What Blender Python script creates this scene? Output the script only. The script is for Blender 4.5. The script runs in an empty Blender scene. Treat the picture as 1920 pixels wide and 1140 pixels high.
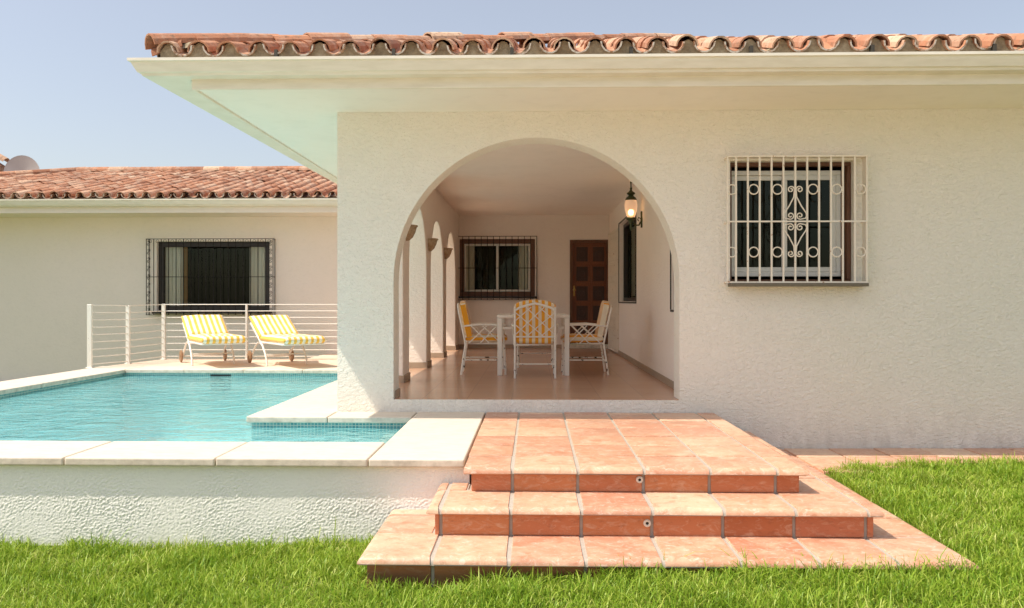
import bpy, bmesh, math, random
import numpy as np
from mathutils import Vector, Matrix, noise
from mathutils.geometry import tessellate_polygon
random.seed(7); rng = np.random.default_rng(7)
PI = math.pi
scene = bpy.context.scene
COL = scene.collection

# ------------------------------------------------------------------ materials
MATS = {}
class NT:
    """small node-tree helper"""
    def __init__(s, name):
        m = bpy.data.materials.new(name); m.use_nodes = True
        s.m = m; s.t = m.node_tree; s.t.nodes.clear()
        s.out = s.n('ShaderNodeOutputMaterial')
        MATS[name] = m
    def n(s, typ, **kw):
        nd = s.t.nodes.new(typ)
        for k, v in kw.items():
            if k.startswith('i_'):
                nd.inputs[k[2:].replace('_', ' ')].default_value = v
            else: setattr(nd, k, v)
        return nd
    def l(s, a, b): s.t.links.new(a, b)
    def surf(s, sock): s.l(sock, s.out.inputs['Surface'])
    def pos(s): return s.n('ShaderNodeNewGeometry').outputs['Position']
    def obj(s): return s.n('ShaderNodeTexCoord').outputs['Object']
    def noise(s, vec, scale, detail=4, rough=.55, dist=0):
        nd = s.n('ShaderNodeTexNoise'); nd.inputs['Scale'].default_value = scale
        nd.inputs['Detail'].default_value = detail; nd.inputs['Roughness'].default_value = rough
        nd.inputs['Distortion'].default_value = dist
        s.l(vec, nd.inputs['Vector']); return nd.outputs['Fac']
    def mapping(s, vec, scale=(1,1,1), rot=(0,0,0), loc=(0,0,0)):
        nd = s.n('ShaderNodeMapping'); nd.inputs['Scale'].default_value = scale
        nd.inputs['Rotation'].default_value = rot; nd.inputs['Location'].default_value = loc
        s.l(vec, nd.inputs['Vector']); return nd.outputs['Vector']
    def ramp(s, fac, stops):
        nd = s.n('ShaderNodeValToRGB'); e = nd.color_ramp.elements
        while len(e) < len(stops): e.new(.5)
        for el, (p, c) in zip(e, stops):
            el.position = p; el.color = (*c, 1) if len(c) == 3 else c
        s.l(fac, nd.inputs['Fac']); return nd.outputs['Color']
    def mix(s, fac, a, b, typ='MIX'):
        nd = s.n('ShaderNodeMix', data_type='RGBA', blend_type=typ)
        for sock, v in ((nd.inputs[0], fac), (nd.inputs[6], a), (nd.inputs[7], b)):
            if isinstance(v, (int, float)): sock.default_value = v
            elif isinstance(v, tuple): sock.default_value = (*v, 1)
            else: s.l(v, sock)
        return nd.outputs[2]
    def math(s, op, a, b=0.0, clamp=False):
        nd = s.n('ShaderNodeMath', operation=op, use_clamp=clamp)
        for i, v in enumerate((a, b)):
            if isinstance(v, (int, float)): nd.inputs[i].default_value = v
            else: s.l(v, nd.inputs[i])
        return nd.outputs[0]
    def bump(s, h, strength=.5, dist=.01):
        nd = s.n('ShaderNodeBump'); nd.inputs['Strength'].default_value = strength
        nd.inputs['Distance'].default_value = dist; s.l(h, nd.inputs['Height']); return nd.outputs['Normal']
    def sep(s, vec):
        nd = s.n('ShaderNodeSeparateXYZ'); s.l(vec, nd.inputs[0]); return nd.outputs
    def bsdf(s, color, rough=.6, metal=0, spec=.5, normal=None):
        b = s.n('ShaderNodeBsdfPrincipled')
        for nm, v in (('Base Color', color), ('Roughness', rough), ('Metallic', metal), ('Specular IOR Level', spec)):
            if isinstance(v, tuple): b.inputs[nm].default_value = (*v, 1)
            elif isinstance(v, (int, float)): b.inputs[nm].default_value = v
            else: s.l(v, b.inputs[nm])
        if normal is not None: s.l(normal, b.inputs['Normal'])
        s.surf(b.outputs[0]); return b

def stucco(name, col, col2, bscale=26, bstr=.55, bdist=.012, stain=None):
    t = NT(name); p = t.pos()
    pm = t.mapping(p, (1, 1, 1.5), (0, .5, 0))
    n1 = t.noise(pm, bscale, 5, .6, .6); n2 = t.noise(p, bscale*3.2, 3)
    big = t.noise(p, .55, 3); mid = t.noise(p, 4, 4)
    c = t.mix(t.ramp(big, [(.35, (0,0,0)), (.65, (1,1,1))]), col, col2)
    c = t.mix(t.math('MULTIPLY', t.ramp(mid, [(.5, (0,0,0)), (.8, (1,1,1))]), .08), c, tuple(x*.72 for x in col2))
    # dust caught in the hollows of the render
    c = t.mix(t.math('MULTIPLY', t.ramp(n1, [(.25, (1,1,1)), (.5, (0,0,0))]), .14), c, tuple(x*.7 for x in col2))
    if stain:      # weathered foot of the wall
        z = t.sep(p)[2]
        f = t.math('MULTIPLY', t.math('SUBTRACT', stain[1], z), 1/(stain[1]-stain[0]), True)
        f = t.math('MULTIPLY', t.math('POWER', f, 1.5), t.ramp(t.noise(t.mapping(p, (6, 6, 2)), 2.2, 5), [(.35, (0,0,0)), (.75, (1,1,1))]))
        c = t.mix(t.math('MULTIPLY', f, .5), c, stain[2])
    h = t.math('ADD', n1, t.math('MULTIPLY', n2, .35))
    t.bsdf(c, .92, spec=.2, normal=t.bump(h, bstr, bdist))
stucco('stucco_white', (.93, .885, .80), (.91, .87, .77), bscale=27, bstr=1.0, bdist=.024, stain=(.15, .75, (.52, .46, .38)))
stucco('stucco_porch', (.93, .85, .78), (.92, .83, .75), bscale=20, bstr=.7, bdist=.018)
stucco('stucco_wing', (.84, .76, .70), (.81, .74, .67), bscale=14, bstr=.4)
stucco('ceiling_plaster', (.94, .86, .79), (.92, .84, .77), bscale=3, bstr=.15, bdist=.01)
stucco('pool_wall_render', (.90, .88, .83), (.87, .85, .79), bscale=60, bstr=.35, bdist=.006, stain=(-.12, .1, (.50, .50, .34)))
stucco('soffit_paint', (.88, .84, .77), (.86, .82, .74), bscale=5, bstr=.08, bdist=.006)

t = NT('gutter_paint'); p = t.pos()
t.bsdf(t.mix(t.ramp(t.noise(t.mapping(p, (1.5, 1.5, 8)), 3, 5), [(.4, (0,0,0)), (.8, (1,1,1))]), (.80, .76, .66), (.70, .66, .55)), .45)
t = NT('travertine'); p = t.pos()
isl = t.n('ShaderNodeNewGeometry').outputs['Random Per Island']
base = t.ramp(isl, [(0, (.76, .69, .58)), (.5, (.71, .63, .53)), (1, (.78, .70, .59))])
st = t.noise(t.mapping(p, (1, 2.2, 1)), 9, 6, .65)
c = t.mix(t.ramp(st, [(.42, (0,0,0)), (.72, (1,1,1))]), base, (.64, .55, .45))
pit = t.noise(p, 70, 3)
c = t.mix(t.math('MULTIPLY', t.ramp(pit, [(.62, (0,0,0)), (.72, (1,1,1))]), .35), c, (.40, .33, .26))
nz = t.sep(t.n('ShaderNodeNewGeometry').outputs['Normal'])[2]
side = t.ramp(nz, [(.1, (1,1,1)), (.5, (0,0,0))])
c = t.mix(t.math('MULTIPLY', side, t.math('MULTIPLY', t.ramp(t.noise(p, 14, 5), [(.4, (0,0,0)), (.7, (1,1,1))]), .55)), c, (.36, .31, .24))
t.bsdf(c, .75, spec=.3, normal=t.bump(t.math('ADD', st, t.math('MULTIPLY', pit, .6)), .3, .006))

t = NT('terracotta'); p = t.pos()
isl = t.n('ShaderNodeNewGeometry').outputs['Random Per Island']
base = t.ramp(isl, [(0, (.52, .225, .135)), (.17, (.68, .40, .25)), (.34, (.54, .24, .15)), (.5, (.72, .46, .30)), (.66, (.58, .28, .18)), (.83, (.64, .36, .225)), (1, (.76, .52, .36))])
off = t.n('ShaderNodeVectorMath', operation='ADD'); cmb = t.n('ShaderNodeCombineXYZ')
t.l(t.math('MULTIPLY', isl, 40), cmb.inputs[0]); t.l(p, off.inputs[0]); t.l(cmb.outputs[0], off.inputs[1]); pp = off.outputs[0]
s1 = t.noise(t.mapping(pp, (1.1, 1.1, 1.1)), 4.2, 5, .6, 1.0)
c = t.mix(t.math('MULTIPLY', t.ramp(s1, [(.46, (0,0,0)), (.66, (1,1,1))]), .6), base, (.77, .52, .36))
s2 = t.noise(t.mapping(pp, (1, 1.2, 1.2)), 8, 6, .7, .8)
c = t.mix(t.math('MULTIPLY', t.ramp(s2, [(.50, (0,0,0)), (.68, (1,1,1))]), .7), c, (.50, .19, .10))
s3 = t.noise(t.mapping(pp, (1, 1.4, 1.4)), 15, 6, .75, 1.5)
c = t.mix(t.math('MULTIPLY', t.ramp(s3, [(.52, (0,0,0)), (.68, (1,1,1))]), .6), c, (.84, .73, .62))
dirt = t.noise(p, 2.3, 6, .72)
c = t.mix(t.math('MULTIPLY', t.ramp(dirt, [(.50, (0,0,0)), (.72, (1,1,1))]), .45), c, (.38, .22, .14))
spk = t.noise(p, 90, 2, .5)
c = t.mix(t.math('MULTIPLY', t.ramp(spk, [(.66, (0,0,0)), (.74, (1,1,1))]), .4), c, (.30, .12, .07))
t.bsdf(c, .36, spec=.5, normal=t.bump(t.math('ADD', s1, t.math('MULTIPLY', s3, .5)), .3, .010))
t = NT('terracotta_riser'); p = t.pos()
isl = t.n('ShaderNodeNewGeometry').outputs['Random Per Island']
base = t.ramp(isl, [(0, (.46, .14, .055)), (.25, (.55, .20, .08)), (.5, (.50, .155, .07)), (.75, (.60, .26, .11)), (1, (.47, .14, .07))])
off = t.n('ShaderNodeVectorMath', operation='ADD'); cmb = t.n('ShaderNodeCombineXYZ')
t.l(t.math('MULTIPLY', isl, 40), cmb.inputs[0]); t.l(p, off.inputs[0]); t.l(cmb.outputs[0], off.inputs[1]); pp = off.outputs[0]
s1 = t.noise(t.mapping(pp, (1.3, 1, 3.2)), 8, 6, .68, 1.4)
c = t.mix(t.math('MULTIPLY', t.ramp(s1, [(.50, (0,0,0)), (.70, (1,1,1))]), .7), base, (.64, .38, .25))
s2 = t.noise(t.mapping(pp, (1, 1, 2)), 14, 6, .7)
c = t.mix(t.math('MULTIPLY', t.ramp(s2, [(.55, (0,0,0)), (.75, (1,1,1))]), .6), c, (.22, .065, .03))
low = t.math('MULTIPLY', t.math('SUBTRACT', .15, t.math('ADD', t.sep(p)[2], t.math('MULTIPLY', s2, .04))), 14, True)   # shade painted in, along with moss and dirt, on the lowest riser
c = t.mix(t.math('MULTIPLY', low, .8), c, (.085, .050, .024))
t.bsdf(c, .45, spec=.4, normal=t.bump(s1, .25, .008))
t = NT('grout'); p = t.pos()
t.bsdf(t.mix(t.noise(p, 30, 4), (.50, .45, .39), (.36, .31, .26)), .9, spec=.2, normal=t.bump(t.noise(p, 120, 3), .4, .004))

def roof_mat(name, dark=0):
    t = NT(name); p = t.pos()
    isl = t.n('ShaderNodeNewGeometry').outputs['Random Per Island']
    k = 1 - dark
    base = t.ramp(isl, [(0, (.30*k, .13*k, .075*k)), (.2, (.52*k, .25*k, .145*k)), (.4, (.42*k, .19*k, .11*k)), (.6, (.62*k, .37*k, .24*k)), (.8, (.36*k, .17*k, .105*k)), (1, (.66*k, .46*k, .32*k))])
    s = t.noise(p, 6, 5, .65)
    c = t.mix(t.math('MULTIPLY', t.ramp(s, [(.48, (0,0,0)), (.68, (1,1,1))]), .5), base, (.60, .48, .38))
    s2 = t.noise(p, 18, 5, .7)
    c = t.mix(t.math('MULTIPLY', t.ramp(s2, [(.52, (0,0,0)), (.66, (1,1,1))]), .75), c, (.20, .13, .085))
    t.bsdf(c, .85, spec=.2, normal=t.bump(s2, .4, .008))
roof_mat('roof_clay'); roof_mat('roof_clay_valley', .65)
t = NT('mortar'); p = t.pos()
t.bsdf(t.ramp(t.noise(p, 14, 6, .7), [(.3, (.20, .15, .10)), (.55, (.34, .28, .19)), (.75, (.46, .40, .30))]), .95, spec=.1, normal=t.bump(t.noise(p, 60, 4), .6, .008))
t = NT('lime_edge'); p = t.pos()
t.bsdf(t.ramp(t.noise(p, 20, 5, .7), [(.40, (.34, .19, .11)), (.56, (.66, .62, .55))]), .95, spec=.1)

t = NT('porch_tile'); p = t.pos()
br = t.n('ShaderNodeTexBrick', offset=0.0, squash=1.0)
t.l(t.mapping(p, (1, 1, 1), (0, 0, 0), (.2, .05, 0)), br.inputs['Vector'])
for k, v in (('Scale', 1.0), ('Mortar Size', .006), ('Brick Width', .41), ('Row Height', .41), ('Mortar Smooth', .2), ('Bias', 0)): br.inputs[k].default_value = v
br.inputs['Color1'].default_value = (.53, .31, .20, 1); br.inputs['Color2'].default_value = (.57, .345, .225, 1); br.inputs['Mortar'].default_value = (.46, .29, .20, 1)
mm = t.noise(p, 5, 5, .6)
c = t.mix(t.math('MULTIPLY', t.ramp(mm, [(.45, (0,0,0)), (.7, (1,1,1))]), .3), br.outputs['Color'], (.55, .36, .26))
t.bsdf(c, .24, spec=.6, normal=t.bump(t.noise(p, 3, 2), .12, .004))
t = NT('baseboard_tile'); p = t.pos()
t.bsdf(t.mix(t.noise(p, 8, 4), (.34, .25, .18), (.44, .34, .25)), .4)

t = NT('painted_metal'); p = t.obj()
chip = t.noise(p, 34, 3, .6)
t.bsdf(t.mix(t.ramp(chip, [(.70, (0,0,0)), (.72, (1,1,1))]), (.80, .77, .71), (.10, .06, .04)), .4)
t = NT('chair_paint'); p = t.obj()
chip = t.noise(p, 16, 3, .6); zz = t.sep(p)[2]
low = t.ramp(zz, [(.0, (1,1,1)), (.30, (1,1,1)), (.42, (0,0,0))])
f = t.math('MULTIPLY', t.ramp(chip, [(.60, (0,0,0)), (.62, (1,1,1))]), low)
t.bsdf(t.mix(f, (.82, .78, .71), (.04, .03, .025)), .4)
t = NT('grille_paint'); p = t.pos()
t.bsdf(t.mix(t.ramp(t.noise(p, 26, 4, .6), [(.64, (0,0,0)), (.70, (1,1,1))]), (.80, .73, .62), (.40, .22, .10)), .5)
t = NT('black_iron'); p = t.pos()
t.bsdf(t.mix(t.noise(p, 40, 3), (.008, .006, .005), (.018, .013, .010)), .6, spec=.2)
t = NT('bracket_metal'); t.bsdf((.05, .045, .035), .7)
def wood(name, a, b, sc=(30, 30, 2.5), rough=.45):
    t = NT(name); p = t.pos()
    g = t.noise(t.mapping(p, sc), 2, 6, .65, .5)
    t.bsdf(t.mix(t.ramp(g, [(.3, (0,0,0)), (.7, (1,1,1))]), a, b), rough, normal=t.bump(g, .2, .003))
wood('frame_wood', (.085, .030, .012), (.16, .065, .028)); wood('door_wood', (.12, .034, .010), (.24, .075, .022))
wood('door_panel_wood', (.028, .010, .005), (.065, .022, .009)); wood('dark_wood', (.010, .006, .004), (.022, .013, .008))
t = NT('white_aluminium'); t.bsdf(t.mix(t.noise(t.pos(), 6, 3), (.62, .62, .57), (.70, .69, .63)), .35)
t = NT('sill_stone'); t.bsdf(t.mix(t.noise(t.pos(), 40, 4), (.10, .085, .06), (.20, .17, .12)), .6)
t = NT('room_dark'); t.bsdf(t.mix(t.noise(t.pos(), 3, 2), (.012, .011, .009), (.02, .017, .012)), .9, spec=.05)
t = NT('curtain_cloth'); p = t.pos()
t.bsdf(t.mix(t.noise(t.mapping(p, (60, 60, 1)), 1, 3), (.85, .82, .74), (.70, .66, .58)), .9, spec=.1)
t = NT('curtain_gold'); t.bsdf(t.mix(t.noise(t.pos(), 20, 3), (.42, .25, .10), (.5, .33, .16)), .9)
t = NT('window_glass')
fr = t.n('ShaderNodeFresnel'); fr.inputs['IOR'].default_value = 1.5
wv = t.bump(t.noise(t.pos(), 2.2, 2), .03, .02)
tr = t.n('ShaderNodeBsdfTransparent'); tr.inputs['Color'].default_value = (.90, .92, .89, 1)
gl = t.n('ShaderNodeBsdfGlossy'); gl.inputs['Roughness'].default_value = .01; gl.inputs['Color'].default_value = (.62, .70, .58, 1); t.l(wv, gl.inputs['Normal'])
mx = t.n('ShaderNodeMixShader'); t.l(t.math('MULTIPLY', fr.outputs[0], .8, True), mx.inputs[0]); t.l(tr.outputs[0], mx.inputs[1]); t.l(gl.outputs[0], mx.inputs[2]); t.surf(mx.outputs[0])

t = NT('water_surface'); p = t.pos()
w1 = t.noise(t.mapping(p, (1, 1.5, 1)), 3.2, 3, .5, .6); w2 = t.noise(p, 13, 3, .5, .3)
nb = t.bump(t.math('ADD', w1, t.math('MULTIPLY', w2, .4)), .9, .035)
fr = t.n('ShaderNodeFresnel'); fr.inputs['IOR'].default_value = 1.33; t.l(nb, fr.inputs['Normal'])
tr = t.n('ShaderNodeBsdfTransparent'); tr.inputs['Color'].default_value = (.86, .98, .985, 1)
gl = t.n('ShaderNodeBsdfGlossy'); gl.inputs['Roughness'].default_value = .02; t.l(nb, gl.inputs['Normal'])
sc = t.n('ShaderNodeBsdfDiffuse')     # light scattered back by the water body
t.l(t.mix(w1, (.22, .66, .72), (.36, .78, .82)), sc.inputs['Color'])
mb_ = t.n('ShaderNodeMixShader'); mb_.inputs[0].default_value = .45; t.l(tr.outputs[0], mb_.inputs[1]); t.l(sc.outputs[0], mb_.inputs[2])
mx = t.n('ShaderNodeMixShader'); t.l(fr.outputs[0], mx.inputs[0]); t.l(mb_.outputs[0], mx.inputs[1]); t.l(gl.outputs[0], mx.inputs[2]); t.surf(mx.outputs[0])
t = NT('pool_mosaic'); p = t.pos()
ck = t.n('ShaderNodeTexVoronoi', distance='CHEBYCHEV'); ck.inputs['Scale'].default_value = 40; ck.inputs['Randomness'].default_value = 0; t.l(p, ck.inputs['Vector'])
z = t.sep(p)[2]
tilec = t.mix(t.sep(ck.outputs['Color'])[0], (.32, .74, .80), (.42, .82, .87))
line = t.n('ShaderNodeTexVoronoi', feature='DISTANCE_TO_EDGE'); line.inputs['Scale'].default_value = 40; line.inputs['Randomness'].default_value = 0; t.l(p, line.inputs['Vector'])
c = t.mix(t.ramp(line.outputs['Distance'], [(.05, (1,1,1)), (.09, (0,0,0))]), tilec, (.66, .84, .82))
# caustic light ripples painted into the basin colour
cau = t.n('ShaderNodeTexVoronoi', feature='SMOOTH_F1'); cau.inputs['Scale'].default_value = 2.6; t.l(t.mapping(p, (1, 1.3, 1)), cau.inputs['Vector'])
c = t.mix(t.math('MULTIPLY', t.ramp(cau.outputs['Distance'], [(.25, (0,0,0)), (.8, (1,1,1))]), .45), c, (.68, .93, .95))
t.bsdf(c, .3)
t = NT('mosaic_band'); p = t.pos()
line = t.n('ShaderNodeTexVoronoi', feature='DISTANCE_TO_EDGE'); line.inputs['Scale'].default_value = 33; line.inputs['Randomness'].default_value = 0; t.l(p, line.inputs['Vector'])
ck = t.n('ShaderNodeTexVoronoi'); ck.inputs['Scale'].default_value = 33; ck.inputs['Randomness'].default_value = 0; t.l(p, ck.inputs['Vector'])
tc = t.mix(t.sep(ck.outputs['Color'])[0], (.07, .30, .34), (.20, .46, .46))
t.bsdf(t.mix(t.ramp(line.outputs['Distance'], [(.06, (1,1,1)), (.12, (0,0,0))]), tc, (.60, .64, .55)), .25)
t = NT('skimmer_dark'); t.bsdf((.012, .014, .014), .6)
t = NT('deck_stone'); p = t.pos()
br = t.n('ShaderNodeTexBrick', offset=0.0); t.l(p, br.inputs['Vector'])
for k, v in (('Scale', 1.0), ('Mortar Size', .006), ('Brick Width', .4), ('Row Height', .4)): br.inputs[k].default_value = v
br.inputs['Color1'].default_value = (.72, .56, .44, 1); br.inputs['Color2'].default_value = (.66, .50, .38, 1); br.inputs['Mortar'].default_value = (.60, .50, .42, 1)
t.bsdf(t.mix(t.math('MULTIPLY', t.noise(p, 4, 5), .4), br.outputs['Color'], (.78, .68, .58)), .7)
t = NT('soil'); p = t.pos(); yy = t.sep(p)[1]
earth = t.ramp(t.noise(p, 9, 6, .7), [(.3, (.09, .13, .02)), (.6, (.15, .18, .04)), (.8, (.22, .20, .08))])
bounce_gravel = t.ramp(t.noise(p, 40, 5, .7), [(.3, (.46, .40, .31)), (.7, (.60, .53, .43))])     # pale gravel added out of view to bounce light onto the front wall
fw = t.math('MULTIPLY', t.math('SUBTRACT', 2.75, t.math('ADD', yy, t.math('MULTIPLY', t.noise(p, 1.5, 3), .5))), 6, True)
t.bsdf(t.mix(fw, earth, bounce_gravel), .95, spec=.1, normal=t.bump(t.noise(p, 50, 4), .6, .02))
t = NT('grass_blade')
isl = t.n('ShaderNodeNewGeometry').outputs['Random Per Island']
patch = t.noise(t.pos(), 2.2, 4, .6)
fac = t.math('ADD', t.math('MULTIPLY', isl, .6), t.math('MULTIPLY', patch, .55), True)
c = t.ramp(fac, [(.0, (.045, .115, .008)), (.28, (.135, .265, .016)), (.58, (.275, .420, .034)), (.82, (.450, .530, .085)), (1, (.68, .63, .27))])
df = t.n('ShaderNodeBsdfDiffuse'); t.l(c, df.inputs['Color'])
tl = t.n('ShaderNodeBsdfTranslucent'); t.l(t.mix(.5, c, (.40, .52, .05)), tl.inputs['Color'])
gs = t.n('ShaderNodeBsdfGlossy'); gs.inputs['Roughness'].default_value = .45; gs.inputs['Color'].default_value = (.5, .55, .4, 1)
m1 = t.n('ShaderNodeMixShader'); m1.inputs[0].default_value = .34; t.l(df.outputs[0], m1.inputs[1]); t.l(tl.outputs[0], m1.inputs[2])
m2 = t.n('ShaderNodeMixShader'); m2.inputs[0].default_value = .05; t.l(m1.outputs[0], m2.inputs[1]); t.l(gs.outputs[0], m2.inputs[2]); t.surf(m2.outputs[0])

def stripes(name, pitch, yellow, white, phase=0.):
    t = NT(name); p = t.obj(); x = t.sep(p)[0]
    w = t.math('PINGPONG', t.math('ADD', x, 10 + phase), pitch/2)
    f = t.ramp(t.math('DIVIDE', w, pitch/2), [(.47, (0,0,0)), (.53, (1,1,1))])
    c = t.mix(f, white, yellow)
    wv = t.noise(p, 9, 3); weave = t.noise(p, 400, 2)
    c = t.mix(t.math('MULTIPLY', t.ramp(wv, [(.4, (0,0,0)), (.8, (1,1,1))]), .18), c, tuple(v*.8 for v in yellow))
    b = t.bsdf(c, .9, spec=.15, normal=t.bump(t.math('ADD', wv, t.math('MULTIPLY', weave, .04)), .4, .012))
    b.inputs['Sheen Weight'].default_value = .15
stripes('chair_stripe', .0745, (.80, .36, .035), (.78, .70, .55))
stripes('lounger_stripe', .0875, (.88, .50, .09), (.86, .80, .68))
t = NT('cushion_plain'); p = t.obj(); t.bsdf(t.mix(t.noise(p, 6, 3), (.70, .60, .42), (.62, .50, .33)), .9, spec=.1)
t = NT('wheel_rubber'); t.bsdf((.30, .17, .09), .6)
t = NT('lantern_bronze'); p = t.obj(); t.bsdf(t.mix(t.noise(p, 30, 4), (.03, .045, .02), (.09, .10, .05)), .45, .6)
t = NT('globe_glass'); b = t.bsdf((.85, .70, .60), .35); b.inputs['Transmission Weight'].default_value = .75; b.inputs['Emission Color'].default_value = (1, .62, .38, 1); b.inputs['Emission Strength'].default_value = .18
t = NT('bulb_glow'); e = t.n('ShaderNodeEmission'); e.inputs['Color'].default_value = (1, .60, .22, 1); e.inputs['Strength'].default_value = 14; t.surf(e.outputs[0])
t = NT('sconce_clay'); p = t.obj(); t.bsdf(t.ramp(t.noise(p, 24, 4), [(.35, (.30, .20, .12)), (.7, (.55, .43, .28))]), .85)
t = NT('dish_grey'); t.bsdf(t.mix(t.noise(t.pos(), 3, 3), (.50, .46, .45), (.42, .38, .37)), .6)
t = NT('brass'); t.bsdf((.45, .30, .10), .35, 1)
t = NT('nozzle_white'); t.bsdf((.72, .66, .56), .5)
M = MATS

# ------------------------------------------------------------------ mesh helpers
class MB:
    def __init__(s, mtx=None): s.bm = bmesh.new(); s.M = mtx or Matrix()
    def v(s, p): return s.bm.verts.new(s.M @ Vector(p))
    def face(s, vs, mi=0):
        try:
            f = s.bm.faces.new(vs); f.material_index = mi; return f
        except ValueError: return None
    def box(s, x0, x1, y0, y1, z0, z1, bev=0, seg=2, mi=0, rot=None):
        b = bmesh.new(); bmesh.ops.create_cube(b, size=1)
        for v in b.verts: v.co = Vector((x0 + (v.co.x+.5)*(x1-x0), y0 + (v.co.y+.5)*(y1-y0), z0 + (v.co.z+.5)*(z1-z0)))
        if bev: bmesh.ops.bevel(b, geom=b.edges[:], offset=bev, segments=seg, affect='EDGES', profile=.5)
        s.merge(b, rot, mi); return s
    def merge(s, b, rot=None, mi=0):
        mp = {}
        for v in b.verts: mp[v] = s.v(rot @ v.co if rot else v.co)
        for f in b.faces: s.face([mp[v] for v in f.verts], mi)
        b.free()
    def tube(s, pts, r, n=6, closed=False, mi=0, caps=True, flat=None):
        P = [Vector(p) for p in pts]; N = len(P); rr = r if isinstance(r, (list, tuple)) else [r]*N
        rings = []; prev = None
        for i in range(N):
            if closed: d = P[(i+1) % N] - P[i-1]
            else: d = P[min(i+1, N-1)] - P[max(i-1, 0)]
            d = d.normalized()
            if prev is None:
                a = Vector((0,0,1)) if abs(d.z) < .9 else Vector((0,1,0))
                prev = d.cross(a).normalized()
            prev = (prev - d*prev.dot(d)).normalized(); q = d.cross(prev)
            off = PI/4 if n == 4 else 0
            rings.append([s.v(P[i] + (prev*math.cos(2*PI*k/n+off) + q*math.sin(2*PI*k/n+off))*rr[i]) for k in range(n)])
        for i in range(N if closed else N-1):
            a, b = rings[i], rings[(i+1) % N]
            for k in range(n): s.face([a[k], a[(k+1) % n], b[(k+1) % n], b[k]], mi)
        if not closed and caps: s.face(rings[0][::-1], mi); s.face(rings[-1], mi)
        return s
    def lathe(s, prof, c, n=20, axis='z', a0=0, a1=2*PI, mi=0):
        full = abs(a1-a0-2*PI) < 1e-6; m = n if full else n+1; rings = []
        for (r, h) in prof:
            ring = []
            for k in range(m):
                a = a0 + (a1-a0)*k/n; x, y = r*math.cos(a), r*math.sin(a)
                p = {'z': (x, y, h), 'y': (x, h, y), 'x': (h, x, y)}[axis]
                ring.append(s.v(Vector(c) + Vector(p)))
            rings.append(ring)
        for a, b in zip(rings, rings[1:]):
            for k in range(n): s.face([a[k], a[(k+1) % m], b[(k+1) % m], b[k]], mi)
        return s
    def wall(s, outer, holes, axis, d0, d1, mi=0):
        """flat slab with openings. axis 'y': outline in XZ, extruded y d0..d1; 'x': outline in YZ; 'z': outline in XY"""
        def P(a, b, d): return {'y': (a, d, b), 'x': (d, a, b), 'z': (a, b, d)}[axis]
        loops = [outer] + holes; flat = [p for l in loops for p in l]
        tris = tessellate_polygon([[Vector((a, b, 0)) for a, b in l] for l in loops])
        A = [s.v(P(a, b, d0)) for a, b in flat]; B = [s.v(P(a, b, d1)) for a, b in flat]
        for t3 in tris: s.face([A[i] for i in t3], mi); s.face([B[i] for i in t3[::-1]], mi)
        o = 0
        for l in loops:
            n = len(l)
            for i in range(n):
                j = (i+1) % n; s.face([A[o+i], A[o+j], B[o+j], B[o+i]], mi)
            o += n
        return s
    def tile(s, x0, x1, y0, y1, zt, th, R=.006, noses=(0,0,0,0), nr=.042, mi=0, wob=.0015):
        """paving tile; noses = bullnose on (x0, x1, y0, y1)"""
        big = any(noses); RR = nr if big else R; rings = []
        ins = [nr if q else R for q in noses]
        dz = random.uniform(-wob, wob); tx, ty = random.uniform(-wob, wob), random.uniform(-wob, wob)
        def ring(k, z):
            c = [i*k for i in ins]
            xs = (x0+c[0], x1-c[1]); ys = (y0+c[2], y1-c[3]); out = []
            for (x, y) in ((xs[0], ys[0]), (xs[1], ys[0]), (xs[1], ys[1]), (xs[0], ys[1])):
                out.append(s.v((x, y, z+dz+tx*(x-x0)/max(x1-x0, .01)+ty*(y-y0)/max(y1-y0, .01))))
            return out
        low = .35 if big else .02
        rings.append(ring(low, zt-th)); rings.append(ring(low*.3, zt-th+.008))
        for k in range(6):
            a = k/5*PI/2
            rings.append(ring(1-math.cos(a), zt-RR*.85*(1-math.sin(a))))
        s.face(rings[0][::-1], mi)
        for a, b in zip(rings, rings[1:]):
            for k in range(4): s.face([a[k], a[(k+1) % 4], b[(k+1) % 4], b[k]], mi)
        s.face(rings[-1], mi); return s
    def build(s, name, mat, parent=None, smooth=False, bevel=0, angle=None, bseg=2):
        bmesh.ops.recalc_face_normals(s.bm, faces=s.bm.faces[:])
        me = bpy.data.meshes.new(name); s.bm.to_mesh(me); s.bm.free()
        for m in (mat if isinstance(mat, (list, tuple)) else [mat]): me.materials.append(M[m])
        if smooth:
            for p in me.polygons: p.use_smooth = True
            try: me.set_sharp_from_angle(angle=angle or math.radians(40))
            except Exception: pass
        o = bpy.data.objects.new(name, me); COL.objects.link(o)
        if bevel:
            b = o.modifiers.new('edge', 'BEVEL'); b.width = bevel; b.segments = bseg; b.limit_method = 'ANGLE'; b.angle_limit = math.radians(50)
        if parent: o.parent = parent; o.matrix_parent_inverse = abs_inv(parent)
        return o
def abs_inv(p):      # every mesh is modelled in world space; only a thing's Empty carries an offset
    return Matrix() if p.parent else Matrix.Translation(-p.location)
def tag(o, label=None, cat=None, group=None, kind=None):
    for k, v in (('label', label), ('category', cat), ('group', group), ('kind', kind)):
        if v: o[k] = v
    return o
def thing(name, label, cat, loc=(0,0,0), group=None):
    o = bpy.data.objects.new(name, None); o.empty_display_size = .2; COL.objects.link(o); o.location = loc
    return tag(o, label, cat, group)
def copy_tree(o, parent=None):
    c = o.copy(); COL.objects.link(c)
    if parent: c.parent = parent
    for ch in list(o.children): copy_tree(ch, c)
    return c
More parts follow.
